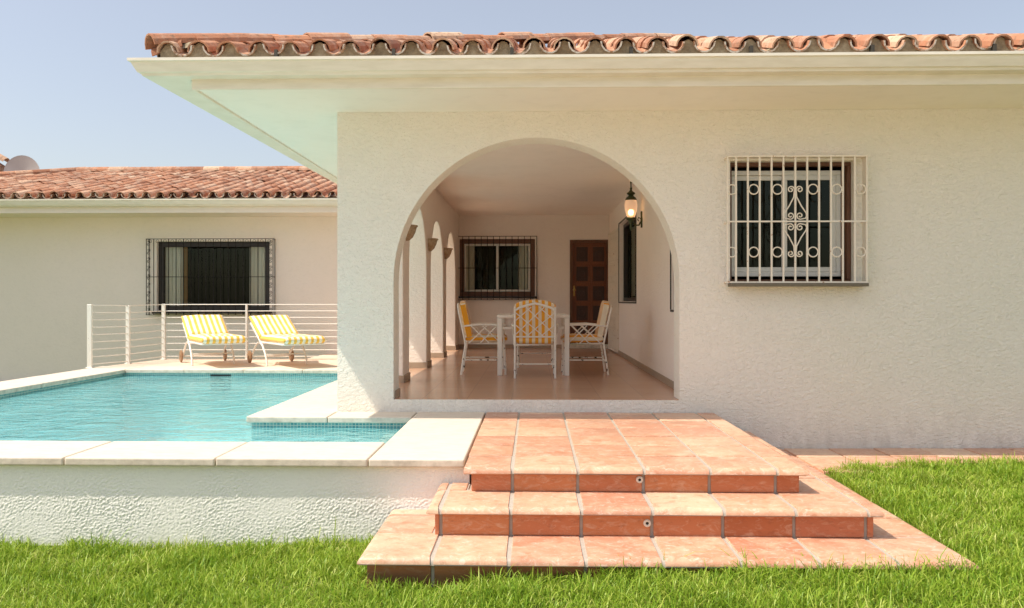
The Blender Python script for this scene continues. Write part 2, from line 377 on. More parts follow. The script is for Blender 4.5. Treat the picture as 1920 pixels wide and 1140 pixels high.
def arch_hole(c, r, z0, zs, n=28):
    pts = [(c+r, z0)] + [(c + r*math.cos(PI*k/n), zs + r*math.sin(PI*k/n)) for k in range(n+1)] + [(c-r, z0)]
    return pts
def rect(a0, a1, b0, b1): return [(a0, b0), (a1, b0), (a1, b1), (a0, b1)]
def smooth01(x, a, b):
    u = min(1, max(0, (x-a)/(b-a))); return u*u*(3-2*u)

# ------------------------------------------------------------------ key dimensions (metres; camera at x=0, y=0, z=1.5)
YF = 7.55          # facade plane
YB = 15.85         # back wall plane
FL = .60           # porch floor
DK = .49           # pool deck / landing
Z2, Z1 = .336, .168  # second and first tread
CEIL = 3.15; SOF = 3.235
XL, XR = -1.43, 1.45  # porch inner faces

# ------------------------------------------------------------------ HOUSE
house = thing('house', 'white stucco house with an arched porch, clay tiled roofs and barred windows', 'house', (0, YF, 0))
# front wall with the big arch and one window
WX0, WX1, WZ0, WZ1 = 1.785, 2.905, 1.665, 2.775
mb = MB(); mb.wall(rect(-1.80, 7.5, -.25, 3.3), [arch_hole(.023, 1.305, FL, 1.69, 48), rect(WX0, WX1, WZ0, WZ1)], 'y', YF, YF+.30)
mb.build('front_wall', 'stucco_white', house, bevel=.014)
# left arcade
mb = MB(); ops = [(7.85, 9.05), (9.50, 11.05), (11.50, 13.10), (13.55, 15.15)]
holes = []
for i, (a, b) in enumerate(ops):
    a2 = a + (.06 if i == 0 else 0); r = (b-a2)/2
    holes.append(arch_hole((a2+b)/2, r, FL-.02, 2.69-r, 28))
mb.wall(rect(7.852, YB-.002, -.2, 3.3), holes, 'x', XL-.32, XL)
mb.build('arcade_wall', 'stucco_porch', house, bevel=.012)
mb = MB()
for (a, b) in ((7.85, 7.91), (9.05, 9.50), (11.05, 11.50), (13.10, 13.55), (15.15, YB)):
    mb.box(XL-.328, XL+.012, a-.012, b+.012 if b < YB else b-.003, FL, FL+.085, .004, 1)
mb.box(-1.279, -1.268, YF+.06, YF+.31, FL, FL+.075, .003, 1)
mb.box(XL, .69, YB-.014, YB-.001, FL, FL+.075, .003, 1)
mb.box(XR-.014, XR-.001, 7.86, YB-.02, FL, FL+.075, .003, 1)
mb.build('baseboard', 'baseboard_tile', house)
# right porch wall with two windows
SW1 = (11.7, 14.0, 1.50, 2.79); SW2 = (8.0, 8.72, 1.42, 2.74)
mb = MB(); mb.wall(rect(7.852, YB-.002, -.2, 3.3), [rect(*SW1), rect(*SW2)], 'x', XR, XR+.25); mb.build('side_wall', 'stucco_porch', house, bevel=.01)
# long back wall: porch end and pool wing
BW = (-7.30, -5.10, 1.31, 2.66); PW = (-1.42, .03, 1.60, 2.70); DR = (.70, 1.448, FL, 2.68)
mb = MB(); mb.wall(rect(-19, 1.7, -.6, 3.3), [rect(*BW), rect(*PW), rect(*DR)], 'y', YB, YB+.25); mb.build('back_wall', 'stucco_wing', house, bevel=.01)
mb = MB(); mb.box(XL, XR, 7.85, YB, CEIL, CEIL+.05); mb.build('porch_ceiling', 'ceiling_plaster', house)
mb = MB(); mb.box(XL-.32, XR, YF+.012, YB+.12, FL-.2, FL+.003); mb.build('porch_floor', 'porch_tile', house)
mb = MB(); mb.box(.70, 1.448, YB-.10, YB+.06, FL+.004, FL+.075, .008); mb.build('doorstep', 'travertine', house)
# soffit, fascia
SX = -2.75; SYF = 6.66
mb = MB(); mb.wall([(SX, SYF), (7.5, SYF), (7.5, YF-.002), (-1.802, YF-.002), (-1.802, 15.3), (SX, 15.3)], [], 'z', SOF, SOF+.05)
mb.build('soffit', 'soffit_paint', house)
mb = MB(); mb.box(SX-.02, 7.5, SYF-.03, SYF-.001, SOF-.02, 3.42, .004, 1); mb.box(SX-.03, SX-.001, SYF, 15.3, SOF-.02, 3.40, .004, 1)
mb.build('fascia', 'gutter_paint', house)
# moulded gutters
GP = [(.21, .0), (.06, -.115), (.03, -.110), (.0, -.035), (-.018, -.012), (-.018, .004), (.004, .004), (.012, -.02), (.06, -.10), (.20, -.008)]  # (in from outer edge, height)
GP = [(.225, -.02), (.225, -.118), (.085, -.118), (.075, -.100), (.055, -.094), (.028, -.045), (.020, -.022), (.0, -.018), (.0, .004), (.018, .004), (.022, -.012), (.06, -.085), (.085, -.105), (.215, -.105), (.215, -.02)]
GX, GY, GZ = -3.20, 6.43, 3.415
mb = MB()
gw = lambda a: a if a < .1 else a*1.82
A = [mb.v((GX+gw(a), GY+a, GZ+h)) for a, h in GP]; B = [mb.v((7.5, GY+a, GZ+h)) for a, h in GP]
for i in range(len(GP)): j = (i+1) % len(GP); mb.face([A[i], A[j], B[j], B[i]])
mb.build('front_gutter', 'gutter_paint', house)
mb = MB()
A = [mb.v((GX+gw(a), GY+a, GZ+h)) for a, h in GP]; B = [mb.v((GX+gw(a)*.72+.17, 15.0, GZ+h)) for a, h in GP]
for i in range(len(GP)): j = (i+1) % len(GP); mb.face([A[i], A[j], B[j], B[i]])
mb.build('side_gutter', 'gutter_paint', house)
for k in range(6):
    mb = MB(); y = 7.0 + k*1.35
    xi = GX+.41+.055*(y-GY)/8.57; mb.box(xi-.035, xi+.012, y, y+.035, GZ-.136, GZ-.1185); mb.box(xi+.002, xi+.012, y, y+.035, GZ-.1185, GZ-.02)
    mb.build('gutter_bracket', 'bracket_metal', house)
for k in range(9):
    x = -2.06 + k*.945
    mb = MB(); mb.box(x-.013, x+.013, 6.56, 6.60, GZ-.07, GZ+.10); mb.build('gutter_bracket', 'bracket_metal', house)

# clay tile roofs
def half_tile(mb, o, l, u, n, r0, r1, L, up=True, th=.013, mi=0, mi_end=None, seg=7):
    """barrel tile. o lower end axis point, l lateral, u up-slope, n normal"""
    sg = 1 if up else -1; rows = []
    for (r, d) in ((r0, 0), (r1, L)):
        for t_ in (0, th):
            rows.append([mb.v(o + u*d + l*((r-t_)*math.cos(PI*k/seg)) + n*(sg*(r-t_)*math.sin(PI*k/seg))) for k in range(seg+1)])
    a, ai, b, bi = rows
    for k in range(seg):
        mb.face([a[k], a[k+1], b[k+1], b[k]], mi); mb.face([ai[k+1], ai[k], bi[k], bi[k+1]], mi)
        mb.face([ai[k], ai[k+1], a[k+1], a[k]], mi if mi_end is None else mi_end)
    mb.face([a[0], b[0], bi[0], ai[0]], mi); mb.face([a[-1], ai[-1], bi[-1], b[-1]], mi)
PT = .245
def slope(mb, origin, lat, run, grade, n_strips, length_of, channels=2, jit=.006, start=0):
    lat = Vector(lat); run = Vector(run); u = (run + Vector((0,0,grade))).normalized(); n = lat.cross(u)
    if n.z < 0: n = -n
    for i in range(start, n_strips):
        Ls = length_of(i*PT + PT/2) * math.sqrt(1+grade*grade)
        c = 0
        while c*.34 < Ls - .1:
            o = Vector(origin) + lat*(i*PT+PT/2) + u*(c*.34)
            j = lambda q=1: random.gauss(0, jit*q)
            uu = (u + lat*random.gauss(0, .018) + n*random.gauss(.02, .01)).normalized(); L = min(.43, Ls-c*.34+.05)
            half_tile(mb, o + n*(.052+j()) + lat*j() - u*(.0 if c else random.uniform(-.01, .03)), lat, uu, n, .092, .078, L)
            if c < channels:
                half_tile(mb, o + lat*(PT/2+j(1.5)) + n*(.104+j()) - u*(random.uniform(.0, .05) if c == 0 else 0), lat, uu, n, .088, .074, L, up=False, mi_end=1)
            c += 1
EX, EY, EZ = -3.06, 6.60, 3.455; GR = .312
roof = MB(); slope(roof, (EX, EY, EZ), (1,0,0), (0,1,0), GR, 43, lambda d: min(5.4, max(.25, d)), channels=4)
slope(roof, (EX, EY, EZ), (0,1,0), (1,0,0), GR, 35, lambda d: min(3.0, max(.2, d)), channels=3)
# hip ridge tiles
hd = Vector((1, 1, GR)).normalized(); hl = Vector((1,-1,0)).normalized(); hn = hl.cross(hd); hn = hn if hn.z > 0 else -hn
for k in range(21):
    half_tile(roof, Vector((EX-.02, EY-.02, EZ+.100)) + hd*(.36*k) + hn*random.gauss(0, .010) + hl*random.gauss(0, .008), hl, (hd+hn*.035+hl*random.gauss(0, .035)).normalized(), hn, .105, .09, .45)
ro = roof.build('roof', ['roof_clay', 'lime_edge'], house); tag(ro, label='low tiled roof above the porch')
mb = MB()
def deck(z_off=0):
    z = lambda d: EZ-.012+z_off+GR*d
    a, b, c_, d_ = mb.v((EX+.03, EY+.03, z(.03))), mb.v((7.5, EY+.03, z(.03))), mb.v((7.5, 12.4, z(5.8))), mb.v((EX+5.8, 12.4, z(5.8)))
    mb.face([a, b, c_, d_]); e, f = mb.v((EX+5.8, 16, z(5.8))), mb.v((EX+.03, 16, z(.03))); mb.face([a, d_, e, f])
    g = mb.v((7.5, 16, z(5.8))); mb.face([d_, c_, g, e])
deck(); mb.build('roof_deck', 'roof_clay_valley', ro)
mb = MB()   # scalloped mortar bed under the eave course
for (fx, L) in ((lambda d, w, z: (EX+d, EY+.004+w, z), 10.5), (lambda d, w, z: (EX+.004+w, EY+d, z), 8.6)):
    nst = int(L/PT*12); prev = None
    for k in range(nst+1):
        d = .05 + k*PT/12; ph = (d/PT) % 1
        top = EZ + .076 + .050*math.cos(2*PI*(ph-.5)) + .006*noise.noise((d*9, 0, L))
        w = .008*noise.noise((d*6, 3, L))
        cur = [mb.v(fx(d, w, EZ-.075)), mb.v(fx(d, w, top)), mb.v(fx(d, .3, top+.06)), mb.v(fx(d, .3, EZ-.075))]
        if prev:
            for q in range(4): mb.face([prev[q], prev[(q+1) % 4], cur[(q+1) % 4], cur[q]])
        prev = cur
mb.build('mortar_bed', 'mortar', ro)

# pool wing roof
WEX, WEY, WEZ, WGR = -15.3, 15.0, 3.375, .25
RIDGE = 4.42
wr = MB(); slope(wr, (WEX, WEY, WEZ), (1,0,0), (0,1,0), WGR, 60, lambda d: min(RIDGE, max(.3, d)), channels=1)
rz = WEZ + WGR*RIDGE + .1
for k in range(26):
    half_tile(wr, Vector((WEX+RIDGE + .05 + k*.38, WEY+RIDGE, rz)), Vector((0,1,0)), Vector((1, 0, .03 + random.gauss(0, .01))).normalized(), Vector((0,0,1)), .12, .105, .46)
hd = Vector((1, 1, WGR)).normalized(); hn = hl.cross(hd); hn = hn if hn.z > 0 else -hn
for k in range(18):
    half_tile(wr, Vector((WEX, WEY, WEZ+.10)) + hd*(.36*k), hl, (hd+hn*.03).normalized(), hn, .115, .10, .45)
wro = wr.build('roof', ['roof_clay', 'lime_edge'], house); tag(wro, label='long hipped clay tile roof of the pool wing')
mb = MB(); z0 = WEZ-.01; z1 = z0+WGR*RIDGE
P = [mb.v((WEX, WEY, z0)), mb.v((1, WEY, z0)), mb.v((1, WEY+RIDGE, z1)), mb.v((WEX+RIDGE, WEY+RIDGE, z1)), mb.v((WEX, WEY+2*RIDGE, z0)), mb.v((1, WEY+2*RIDGE, z0))]
mb.face([P[0], P[1], P[2], P[3]]); mb.face([P[0], P[3], P[4]]); mb.face([P[3], P[2], P[5], P[4]])
mb.build('roof_deck', 'roof_clay_valley', wro)
mb = MB(); mb.box(WEX, 1, WEY+.03, WEY+.25, WEZ-.10, WEZ+.03); mb.build('mortar_bed', 'mortar', wro)
mb = MB(); mb.box(-16, -3.3, 15.03, 15.07, 3.13, 3.36); mb.box(-16, -1.70, 15.07, YB-.001, 3.13, 3.17); mb.build('soffit', 'stucco_wing', house)
mb = MB()
A = [mb.v((-16, 14.86+a*.75, 3.36+h)) for a, h in GP]; B = [mb.v((-3.0, 14.86+a*.75, 3.36+h)) for a, h in GP]
for i in range(len(GP)): j = (i+1) % len(GP); mb.face([A[i], A[j], B[j], B[i]])
mb.build('wing_gutter', 'gutter_paint', house)
# end of another tiled hip behind, at the far left
mb = MB(); hd2 = Vector((1, 0, -.62)).normalized(); hn2 = Vector((.62, 0, 1)).normalized()
for k in range(6): half_tile(mb, Vector((-13.75, 21.2, 5.12)) - hd2*(.36*k), Vector((0,1,0)), -hd2, hn2, .13, .11, .45)
mb.wall([(-15.5, 3.9), (-13.8, 3.9), (-13.8, 5.02), (-15.5, 6.05)], [], 'y', 21.05, 21.35)
mb.build('far_hip_end', ['roof_clay', 'lime_edge'], house)

# ------------------------------------------------------------------ windows, door
def face_front(y): return Matrix(((1,0,0,0), (0,0,-1,y), (0,1,0,0), (0,0,0,1)))     # local (right, up, out) -> world
def face_left(x): return Matrix(((0,0,-1,x), (-1,0,0,0), (0,1,0,0), (0,0,0,1)))      # wall facing -X ; right = -Y
def frame(mb, a0, a1, b0, b1, w, d0, d1, bev=.004):
    mb.box(a0, a1, b0, b0+w, d0, d1, bev, 1); mb.box(a0, a1, b1-w, b1, d0, d1, bev, 1)
    mb.box(a0, a0+w, b0+w+.0005, b1-w-.0005, d0, d1, bev, 1); mb.box(a1-w, a1, b0+w+.0005, b1-w-.0005, d0, d1, bev, 1)
def room(T, a0, a1, b0, b1, d, parent, depth=.9):
    mb = MB(T); A = [mb.v(p) for p in ((a0, b0, d), (a1, b0, d), (a1, b1, d), (a0, b1, d))]; B = [mb.v(p) for p in ((a0-.25, b0-.3, d-depth), (a1+.25, b0-.3, d-depth), (a1+.25, b1+.15, d-depth), (a0-.25, b1+.15, d-depth))]
    for i in range(4): j = (i+1) % 4; mb.face([A[i], A[j], B[j], B[i]])
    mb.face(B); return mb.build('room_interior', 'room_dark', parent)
def curtain(T, a0, a1, b0, b1, d, parent, mat='curtain_cloth', waves=6):
    mb = MB(T); n = waves*8; prev = None
    for k in range(n+1):
        a = a0 + (a1-a0)*k/n; w = .022*math.sin(2*PI*waves*k/n + .6*math.sin(k*.37)) + .012*math.sin(k*.9)
        cur = [mb.v((a, b0, d+w*1.25)), mb.v((a, (b0+b1)/2, d+w)), mb.v((a, b1, d+w*.75))]
        if prev:
            for q in (0, 1): mb.face([prev[q], cur[q], cur[q+1], prev[q+1]])
        prev = cur
    return mb.build('curtain', mat, parent, smooth=True)
def pane(T, a0, a1, b0, b1, d, parent):
    mb = MB(T); mb.face([mb.v(p) for p in ((a0, b0, d), (a1, b0, d), (a1, b1, d), (a0, b1, d))]); return mb.build('pane', 'window_glass', parent)
def spiral(c, r, turns, a0, dirn, n=16, r_in=.2):
    return [(c[0] + r*(1-(1-r_in)*k/n)*math.cos(a0+dirn*turns*2*PI*k/n), c[1] + r*(1-(1-r_in)*k/n)*math.sin(a0+dirn*turns*2*PI*k/n)) for k in range(n+1)]

# facade window
T = face_front(YF)
mb = MB(T); frame(mb, WX0+.001, WX1-.001, WZ0+.001, WZ1-.001, .034, -.16, -.085); win = mb.build('window', 'frame_wood', house); tag(win, label='large white barred window in the front wall')
mb = MB(T); i0, i1, j0, j1 = WX0+.012, WX1-.065, WZ0+.065, WZ1-.065
mb.box(WX1-.064, WX1-.050, j0, j1, -.20, -.161, .003, 1)
mb.build('wood_reveal', 'frame_wood', win)
mb = MB(T); frame(mb, i0, i1, j0, j1, .042, -.215, -.162)
mid = (i0+i1)/2+.0
frame(mb, i0+.043, mid+.03, j0+.043, j1-.043, .044, -.208, -.188); frame(mb, mid-.012, i1-.043, j0+.043, j1-.043, .044, -.184, -.164)
mb.build('sash', 'white_aluminium', win)
pane(T, i0+.075, mid-.01, j0+.075, j1-.075, -.198, win); pane(T, mid+.028, i1-.075, j0+.075, j1-.075, -.175, win)
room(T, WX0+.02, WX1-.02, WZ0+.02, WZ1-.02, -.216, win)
mb = MB(T); mb.box(WX0-.02, WX1+.07, WZ0-.032, WZ0-.002, -.02, .145, .005); mb.build('sill', 'sill_stone', win)
mb = MB(T); D = .115; gx0, gx1, gz0, gz1 = 1.735, 2.965, WZ0+.006, WZ1+.018
zc = (gz0+gz1)/2; zm = 2.212; R = .0075
bars = [gx0] + [gx0+.075+k*.105 for k in range(11)] + [gx1]
for x in bars: mb.box(x-R, x+R, gz0, gz1, D-R, D+R)
for z in (gz0, zm, gz1): mb.box(gx0-R, gx1+R, z-R*.9, z+R*.9, D+R*.9, D+R*2.2)
for x in (gx0, gx1):
    for z in (gz0, zm, gz1): mb.box(x-R, x+R, z-R, z+R, -.03, D)
for z in (gz0+.3, gz1-.3): mb.box(gx1-R, gx1+R, z-R, z+R, -.03, D)
mb.box(gx1-.004, gx1+.004, gz0, gz1, D-.09, D-.005); mb.box(gx0, gx1, gz1-.004, gz1+.004, D-.09, D-.005)
for z in (zm-.272, zm+.288):
    for k in (0, 2, 4, 7, 9, 11):
        cx = (bars[k]+bars[k+1])/2; mb.tube([(cx+.043*math.cos(a), z+.043*math.sin(a), D) for a in [2*PI*q/20 for q in range(20)]], .006, 5, closed=True)
cx = bars[6]-.0; bp = .105; cx = bars[6]
for sy in (1, -1):
    for sx in (1, -1):
        top = spiral((.038, .285), .032, 1.35, PI, -1, 20); top = top[::-1]
        pts = top + [(.012, .22), (bp*.5, .14), (bp*.92, .075), (bp*.96, .05), (bp*.85, .028)] + spiral((.042, .052), .034, 1.3, -PI/3, -1, 20)
        mb.tube([(cx+sx*a, zm+sy*b, D+.001*sx) for a, b in pts], .006, 5)
mb.build('grille', 'grille_paint', win)

def dark_window(T, O, label, ncol, proj, side=0, curtains=(), sash='dark_wood', sashm=True, fw=.07):
    a0, a1, b0, b1 = O
    mb = MB(T); frame(mb, a0+.001, a1-.001, b0+.001, b1-.001, fw, -.16, -.07); w = mb.build('window', 'dark_wood' if sash == 'dark_wood' else 'frame_wood', house); tag(w, label=label)
    i0, i1, j0, j1 = a0+fw+.002, a1-fw-.002, b0+fw+.002, b1-fw-.002; m_ = (i0+i1)/2
    if sashm:
        mb = MB(T); frame(mb, i0, i1, j0, j1, .04, -.17, -.10); mb.box(m_-.022, m_+.022, j0+.041, j1-.041, -.165, -.11); mb.build('sash', sash, w)
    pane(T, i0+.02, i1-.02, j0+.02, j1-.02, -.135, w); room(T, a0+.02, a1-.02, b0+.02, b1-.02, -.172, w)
    for c in curtains: curtain(T, c[0], c[1], b0-.1, b1-.06, -.20, w, *c[2:])
    return w
def iron_grille(T, O, D, ncol, w, ex=.07, scroll=True):
    a0, a1, b0, b1 = O; mb = MB(T); r = .0055
    x0, x1, z0, z1 = a0-ex*.9, a1+ex*.7, b0-.07, b1+.04
    for k in range(ncol+1):
        x = x0+(x1-x0)*k/ncol; mb.box(x-r, x+r, z0, z1, D-r, D+r)
    for z in (z0, (z0+z1)/2, z1): mb.box(x0-r, x1+r, z-r, z+r, D+r, D+r*2.2)
    for x in (x0, x1):
        for z in (z0, (z0+z1)/2, z1): mb.box(x-r, x+r, z-r, z+r, -.03, D)
        mb.box(x-r, x+r, z0, z1, .01, .02)
    if scroll:
        for x in (x0+.045, x1-.045):
            for k in range(9):
                zc = z0 + (k+.5)*(z1-z0)/9
                mb.tube([(x+a, zc+b, D) for a, b in spiral((0, .03), .03, 1.2, -PI/2, 1, 14)] , .005, 4); mb.tube([(x-a, zc-b, D) for a, b in spiral((0, .03), .03, 1.2, -PI/2, 1, 14)], .005, 4)
        for k in range(ncol):
            x = x0+(x1-x0)*(k+.5)/ncol; mb.tube([(x+.03*math.cos(q*PI/5), z1-.045+.03*math.sin(q*PI/5), D) for q in range(10)], .004, 4, closed=True)
    return mb.build('grille', 'black_iron', w)
T = face_front(YB)
w = dark_window(T, BW, 'wide dark window with black iron grille beside the pool', 17, .14, curtains=((-7.22, -6.88), (-6.86, -6.78, 'curtain_gold', 2), (-5.55, -5.16)), sashm=False, fw=.10)
iron_grille(T, BW, .13, 17, w, ex=.16)
mb = MB(T); mb.box(BW[0]-.05, BW[1]+.05, BW[2]-.05, BW[2]-.002, -.02, .12, .005); mb.build('sill', 'dark_wood', w)
w = dark_window(T, PW, 'wood framed window with black bars at the back of the porch', 12, .1, curtains=((-1.34, -1.13), (-.30, -.10)), sash='white_aluminium', fw=.085)
iron_grille(T, PW, .10, 13, w, ex=.05, scroll=False)
mb = MB(T); mb.box(PW[0]-.03, PW[1]+.03, PW[2]-.045, PW[2]-.002, -.02, .10, .005); mb.build('sill', 'dark_wood', w)
T = face_left(XR)
for O, lab in ((SW1, 'dark window in the side wall behind the lantern'), (SW2, 'narrow strip of window near the arch')):
    L = (-O[1], -O[0], O[2], O[3])
    w = dark_window(T, L, lab, 5, .1, sash='dark_wood', sashm=False, fw=.06)
    mb = MB(T); frame(mb, L[0]-.03, L[1]+.03, L[2]-.03, L[3]+.03, .022, -.01, .012); mb.build('casing', 'dark_wood', w)
# panelled door
T = face_front(YB)
mb = MB(T); mb.box(DR[0]+.05, DR[1]-.005, DR[2]+.08, DR[3]-.0505, -.12, -.085); mb.box(DR[0]+.002, DR[1]-.001, DR[2]+.078, DR[3]-.002, -.16, -.121); door = mb.build('door', 'door_wood', house)
mb = MB(T); dx0, dx1, dz0, dz1 = DR[0]+.05, DR[1]-.005, DR[2]+.08, DR[3]-.055
cw = (dx1-dx0-.06*3)/2; chh = (dz1-dz0-.06*6)/5
pn = MB(T); st = MB(T)
for i in range(2):
    for j in range(5):
        x = dx0+.06+i*(cw+.06); z = dz0+.06+j*(chh+.06)
        frame(st, x-.012, x+cw+.012, z-.012, z+chh+.012, .028, -.0845, -.066)
        pn.box(x+.02, x+cw-.02, z+.02, z+chh-.02, -.0845, -.078, .003, 1); pn.box(x+.06, x+cw-.06, z+.06, z+chh-.06, -.0775, -.062, .008, 1)
        pn.tube([(x+cw/2+.05*math.cos(q*PI/6), z+chh/2+.05*math.sin(q*PI/6), -.060) for q in range(12)], .006, 5, closed=True)
st.build('moulding', 'door_wood', door); pn.build('panel', 'door_panel_wood', door)
mb = MB(T); frame(mb, DR[0]+.001, DR[1]-.0005, DR[2]+.078, DR[3]-.001, .05, -.10, -.02); mb.build('door_frame', 'frame_wood', door)
mb = MB(T); mb.box(dx0+.02, dx0+.055, DR[2]+1.0, DR[2]+1.2, -.084, -.070, .004); mb.lathe([(.0, .06), (.026, .05), (.03, .03), (.02, .012), (.010, 0)], (dx0+.037, DR[2]+1.12, -.07), 12); mb.build('handle', 'brass', door, smooth=True)
# open iron security gate folded against the side wall
g0, g1 = Vector((1.432, 14.02, 0)), Vector((1.385, 15.20, 0)); gd = (g1-g0); GL = gd.length; gd.normalize(); gn = Vector((-gd.y, gd.x, 0))
Tg = Matrix(((gd.x, 0, gn.x, g0.x), (gd.y, 0, gn.y, g0.y), (0, 1, 0, 0), (0, 0, 0, 1)))
mb = MB(Tg); frame(mb, 0, GL, FL+.03, 2.74, .035, -.015, .015)
for k in range(1, 9):
    x = GL*k/9; mb.box(x-.008, x+.008, FL+.06, 2.71, -.008, .008)
for j in range(11):
    for k in range(5):
        cx, cz = GL*(k+.5)/5, FL+.15+j*.19
        mb.tube([(cx+.06*math.cos(q*PI/5), cz+.07*math.sin(q*PI/5), 0) for q in range(10)], .009, 4, closed=True)
mb.build('security_gate', 'grille_paint', house)

# ------------------------------------------------------------------ TERRACOTTA STEPS
steps = thing('garden_steps', 'terracotta tiled garden steps and landing leading up to the arched porch', 'steps', (.6, 5.5, 0))
def xs_grid(x0, x1, ph=-.128, p=.40, minw=.07):
    e = [x0]; k = math.ceil((x0-ph)/p)
    while ph+k*p < x1-minw:
        if ph+k*p > x0+minw: e.append(ph+k*p)
        k += 1
    return e+[x1]
G = .019
def flight(name, x0, x1, y0, ztop, zlow, yback, inner=None, nose_left=True, first=True, ground=None):
    """one level: nosed tread tiles along front and right side, riser tiles below"""
    NS = .045; TH = .043
    b = MB(); b.box(x0+NS+.012, x1-NS-.012, y0+NS+.012, yback, zlow-.03, ztop-TH*.35)
    b.tile(x0+.006, x1-.006, y0+.006, yback if inner is None else inner[1]+.1, ztop-.007, TH-.008, noses=(nose_left, True, True, False), nr=.040, wob=0)
    if inner is not None:
        b.tile(inner[0]-.03, x1-.006, y0+.05, yback, ztop-.0075, TH-.008, noses=(False, True, False, False), nr=.040, wob=0)
        b.tile(x0+.006, -.40, y0+.05, 5.30, ztop-.0075, TH-.008, noses=(True, False, False, False), nr=.040, wob=0)
    body = b.build(name, 'grout', steps, smooth=True)
    tr = MB(); xs = xs_grid(x0, x1)
    if inner is None:
        ys = [y0+.0+.40*k for k in range(20) if y0+.40*k < yback-.12]+[yback]
    else:
        ys = [y0, inner[1]+.06]
        yy = ys[-1]
        while yy < yback-.15: yy = min(yy+.40, yback); ys.append(yy)
    for j in range(len(ys)-1):
        for i in range(len(xs)-1):
            left = xs[i] < -.42
            if inner is not None and j > 0 and not left and (xs[i+1] < inner[0]+.05 or xs[i] < inner[0]-.3): continue
            if inner is not None and j > 0 and left and ys[j] > 5.25: continue
            a0 = xs[i]+(G/2 if i else 0); a1 = xs[i+1]-(G/2 if i < len(xs)-2 else 0)
            if inner is not None and j > 0 and left: a1 = min(a1, -.415 if name == 'step' and x0 > -.7 else -.58)
            if a1-a0 < .03: continue
            c0 = ys[j]+(G/2 if j else 0); c1 = min(ys[j+1], 5.30 if (inner is not None and left) else 99)-G/2
            if c1-c0 < .03: continue
            jx = random.uniform(-.004, .004) if j == 0 else 0
            tr.tile(a0, a1, c0+jx, c1, ztop, TH, noses=(nose_left and i == 0, i == len(xs)-2, j == 0, False))
    tr.build('tread', 'terracotta', body, smooth=True)
    rs = MB(); zr = ztop-TH-.001
    for i in range(len(xs)-1):
        a0 = max(xs[i]+G/2, x0+NS); a1 = min(xs[i+1]-G/2, x1-NS)
        if a1-a0 > .02: rs.box(a0, a1, y0+NS+random.uniform(-.002, .002), y0+NS+.014, zlow+.001, zr-.004, .003, 1)
    yy = y0+NS+.016
    while yy < yback-.05:
        y2 = min(yy+.40, yback)
        rs.box(x1-NS-.014, x1-NS, yy+G, y2, zlow+.001, zr-.004, .003, 1); rs.box(x0+NS, x0+NS+.014, yy+G, y2, zlow+.001, zr-.004, .003, 1); yy = y2
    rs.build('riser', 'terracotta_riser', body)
    return body
L3 = flight('landing', -.425, 1.66, 5.02, DK, Z2, YF-.004, nose_left=False)
L2 = flight('step', -.606, 1.96, 4.66, Z2, Z1, YF-.004, inner=(1.64, 5.04)); tag(L2, label='middle step')
L1 = flight('step', -.918, 2.275, 4.275, Z1, -.09, YF-.004, inner=(1.93, 4.68)); tag(L1, label='lowest wide step in the grass')
for (x, y, z, pa) in ((.648, 5.065, .412, L3), (.645, 4.705, .243, L2)):
    mb = MB(); mb.lathe([(.009, -.001), (.009, -.008), (.014, -.011), (.021, -.007), (.022, 0)], (x, y, z), 20, axis='y'); n_ = mb.build('step_nozzle', 'nozzle_white', pa, smooth=True)
    mb = MB(); mb.lathe([(.0, -.004), (.009, -.004)], (x, y, z), 16, axis='y'); mb.build('nozzle_hole', 'skimmer_dark', n_) if False else mb.build('nozzle_hole', 'skimmer_dark', pa)

# ------------------------------------------------------------------ POOL
pool = thing('swimming_pool', 'raised swimming pool with pale stone coping and rough white outer wall', 'swimming pool', (-3.8, 7.5, -.05))
PX0, PX1, PY0, PY1, NX, NY = -6.05, -1.03, 5.91, 12.10, -2.52, 7.18
CT = .056
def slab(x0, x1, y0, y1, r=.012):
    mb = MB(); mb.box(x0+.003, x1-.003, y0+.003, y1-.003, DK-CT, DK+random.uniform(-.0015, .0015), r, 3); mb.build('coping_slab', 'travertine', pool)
CF = 5.27
fx = [-6.72, -6.03, -5.02, -4.03, -3.04, -2.05, -1.06]
for a, b in zip(fx, fx[1:]): slab(a, b, CF, PY0)
slab(-1.06, -.437, CF, NY)
slab(-.437-.623, -.437, NY, YF+.0)
for a, b in ((-2.52, -1.80), (-1.80, -1.06)): slab(a, b, NY, YF)
y = YF
while y < PY1+.6: slab(NX, -1.685, y, min(y+.98, PY1+.62)); y += .98
y = PY0
while y < PY1: slab(-6.72, PX0, y, min(y+1.03, PY1+.62) if y+1.03 < PY1+.5 else PY1+.62); y += 1.03
for k in range(4): slab(PX0+k*(NX-PX0)/4, PX0+(k+1)*(NX-PX0)/4, PY1, PY1+.62)
e = .04
Lp = [(PX0-e, PY0-e), (PX1+e, PY0-e), (PX1+e, NY+e), (NX+e, NY+e), (NX+e, PY1+e), (PX0-e, PY1+e)]
mb = MB(); zb = -.50; WL = .392
A = [mb.v((x, y, WL-.09)) for x, y in Lp]; B = [mb.v((x, y, zb)) for x, y in Lp]
for i in range(6): j = (i+1) % 6; mb.face([A[j], A[i], B[i], B[j]])
mb.face([mb.v((PX0-e, PY0-e, zb)), mb.v((PX1+e, PY0-e, zb)), mb.v((PX1+e, NY+e, zb)), mb.v((PX0-e, NY+e, zb))])
mb.face([mb.v((PX0-e, NY+e, zb)), mb.v((NX+e, NY+e, zb)), mb.v((NX+e, PY1+e, zb)), mb.v((PX0-e, PY1+e, zb))])
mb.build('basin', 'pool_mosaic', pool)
mb = MB(); A = [mb.v((x, y, DK-CT-.001)) for x, y in Lp]; B = [mb.v((x, y, WL-.09)) for x, y in Lp]
for i in range(6): j = (i+1) % 6; mb.face([A[j], A[i], B[i], B[j]])
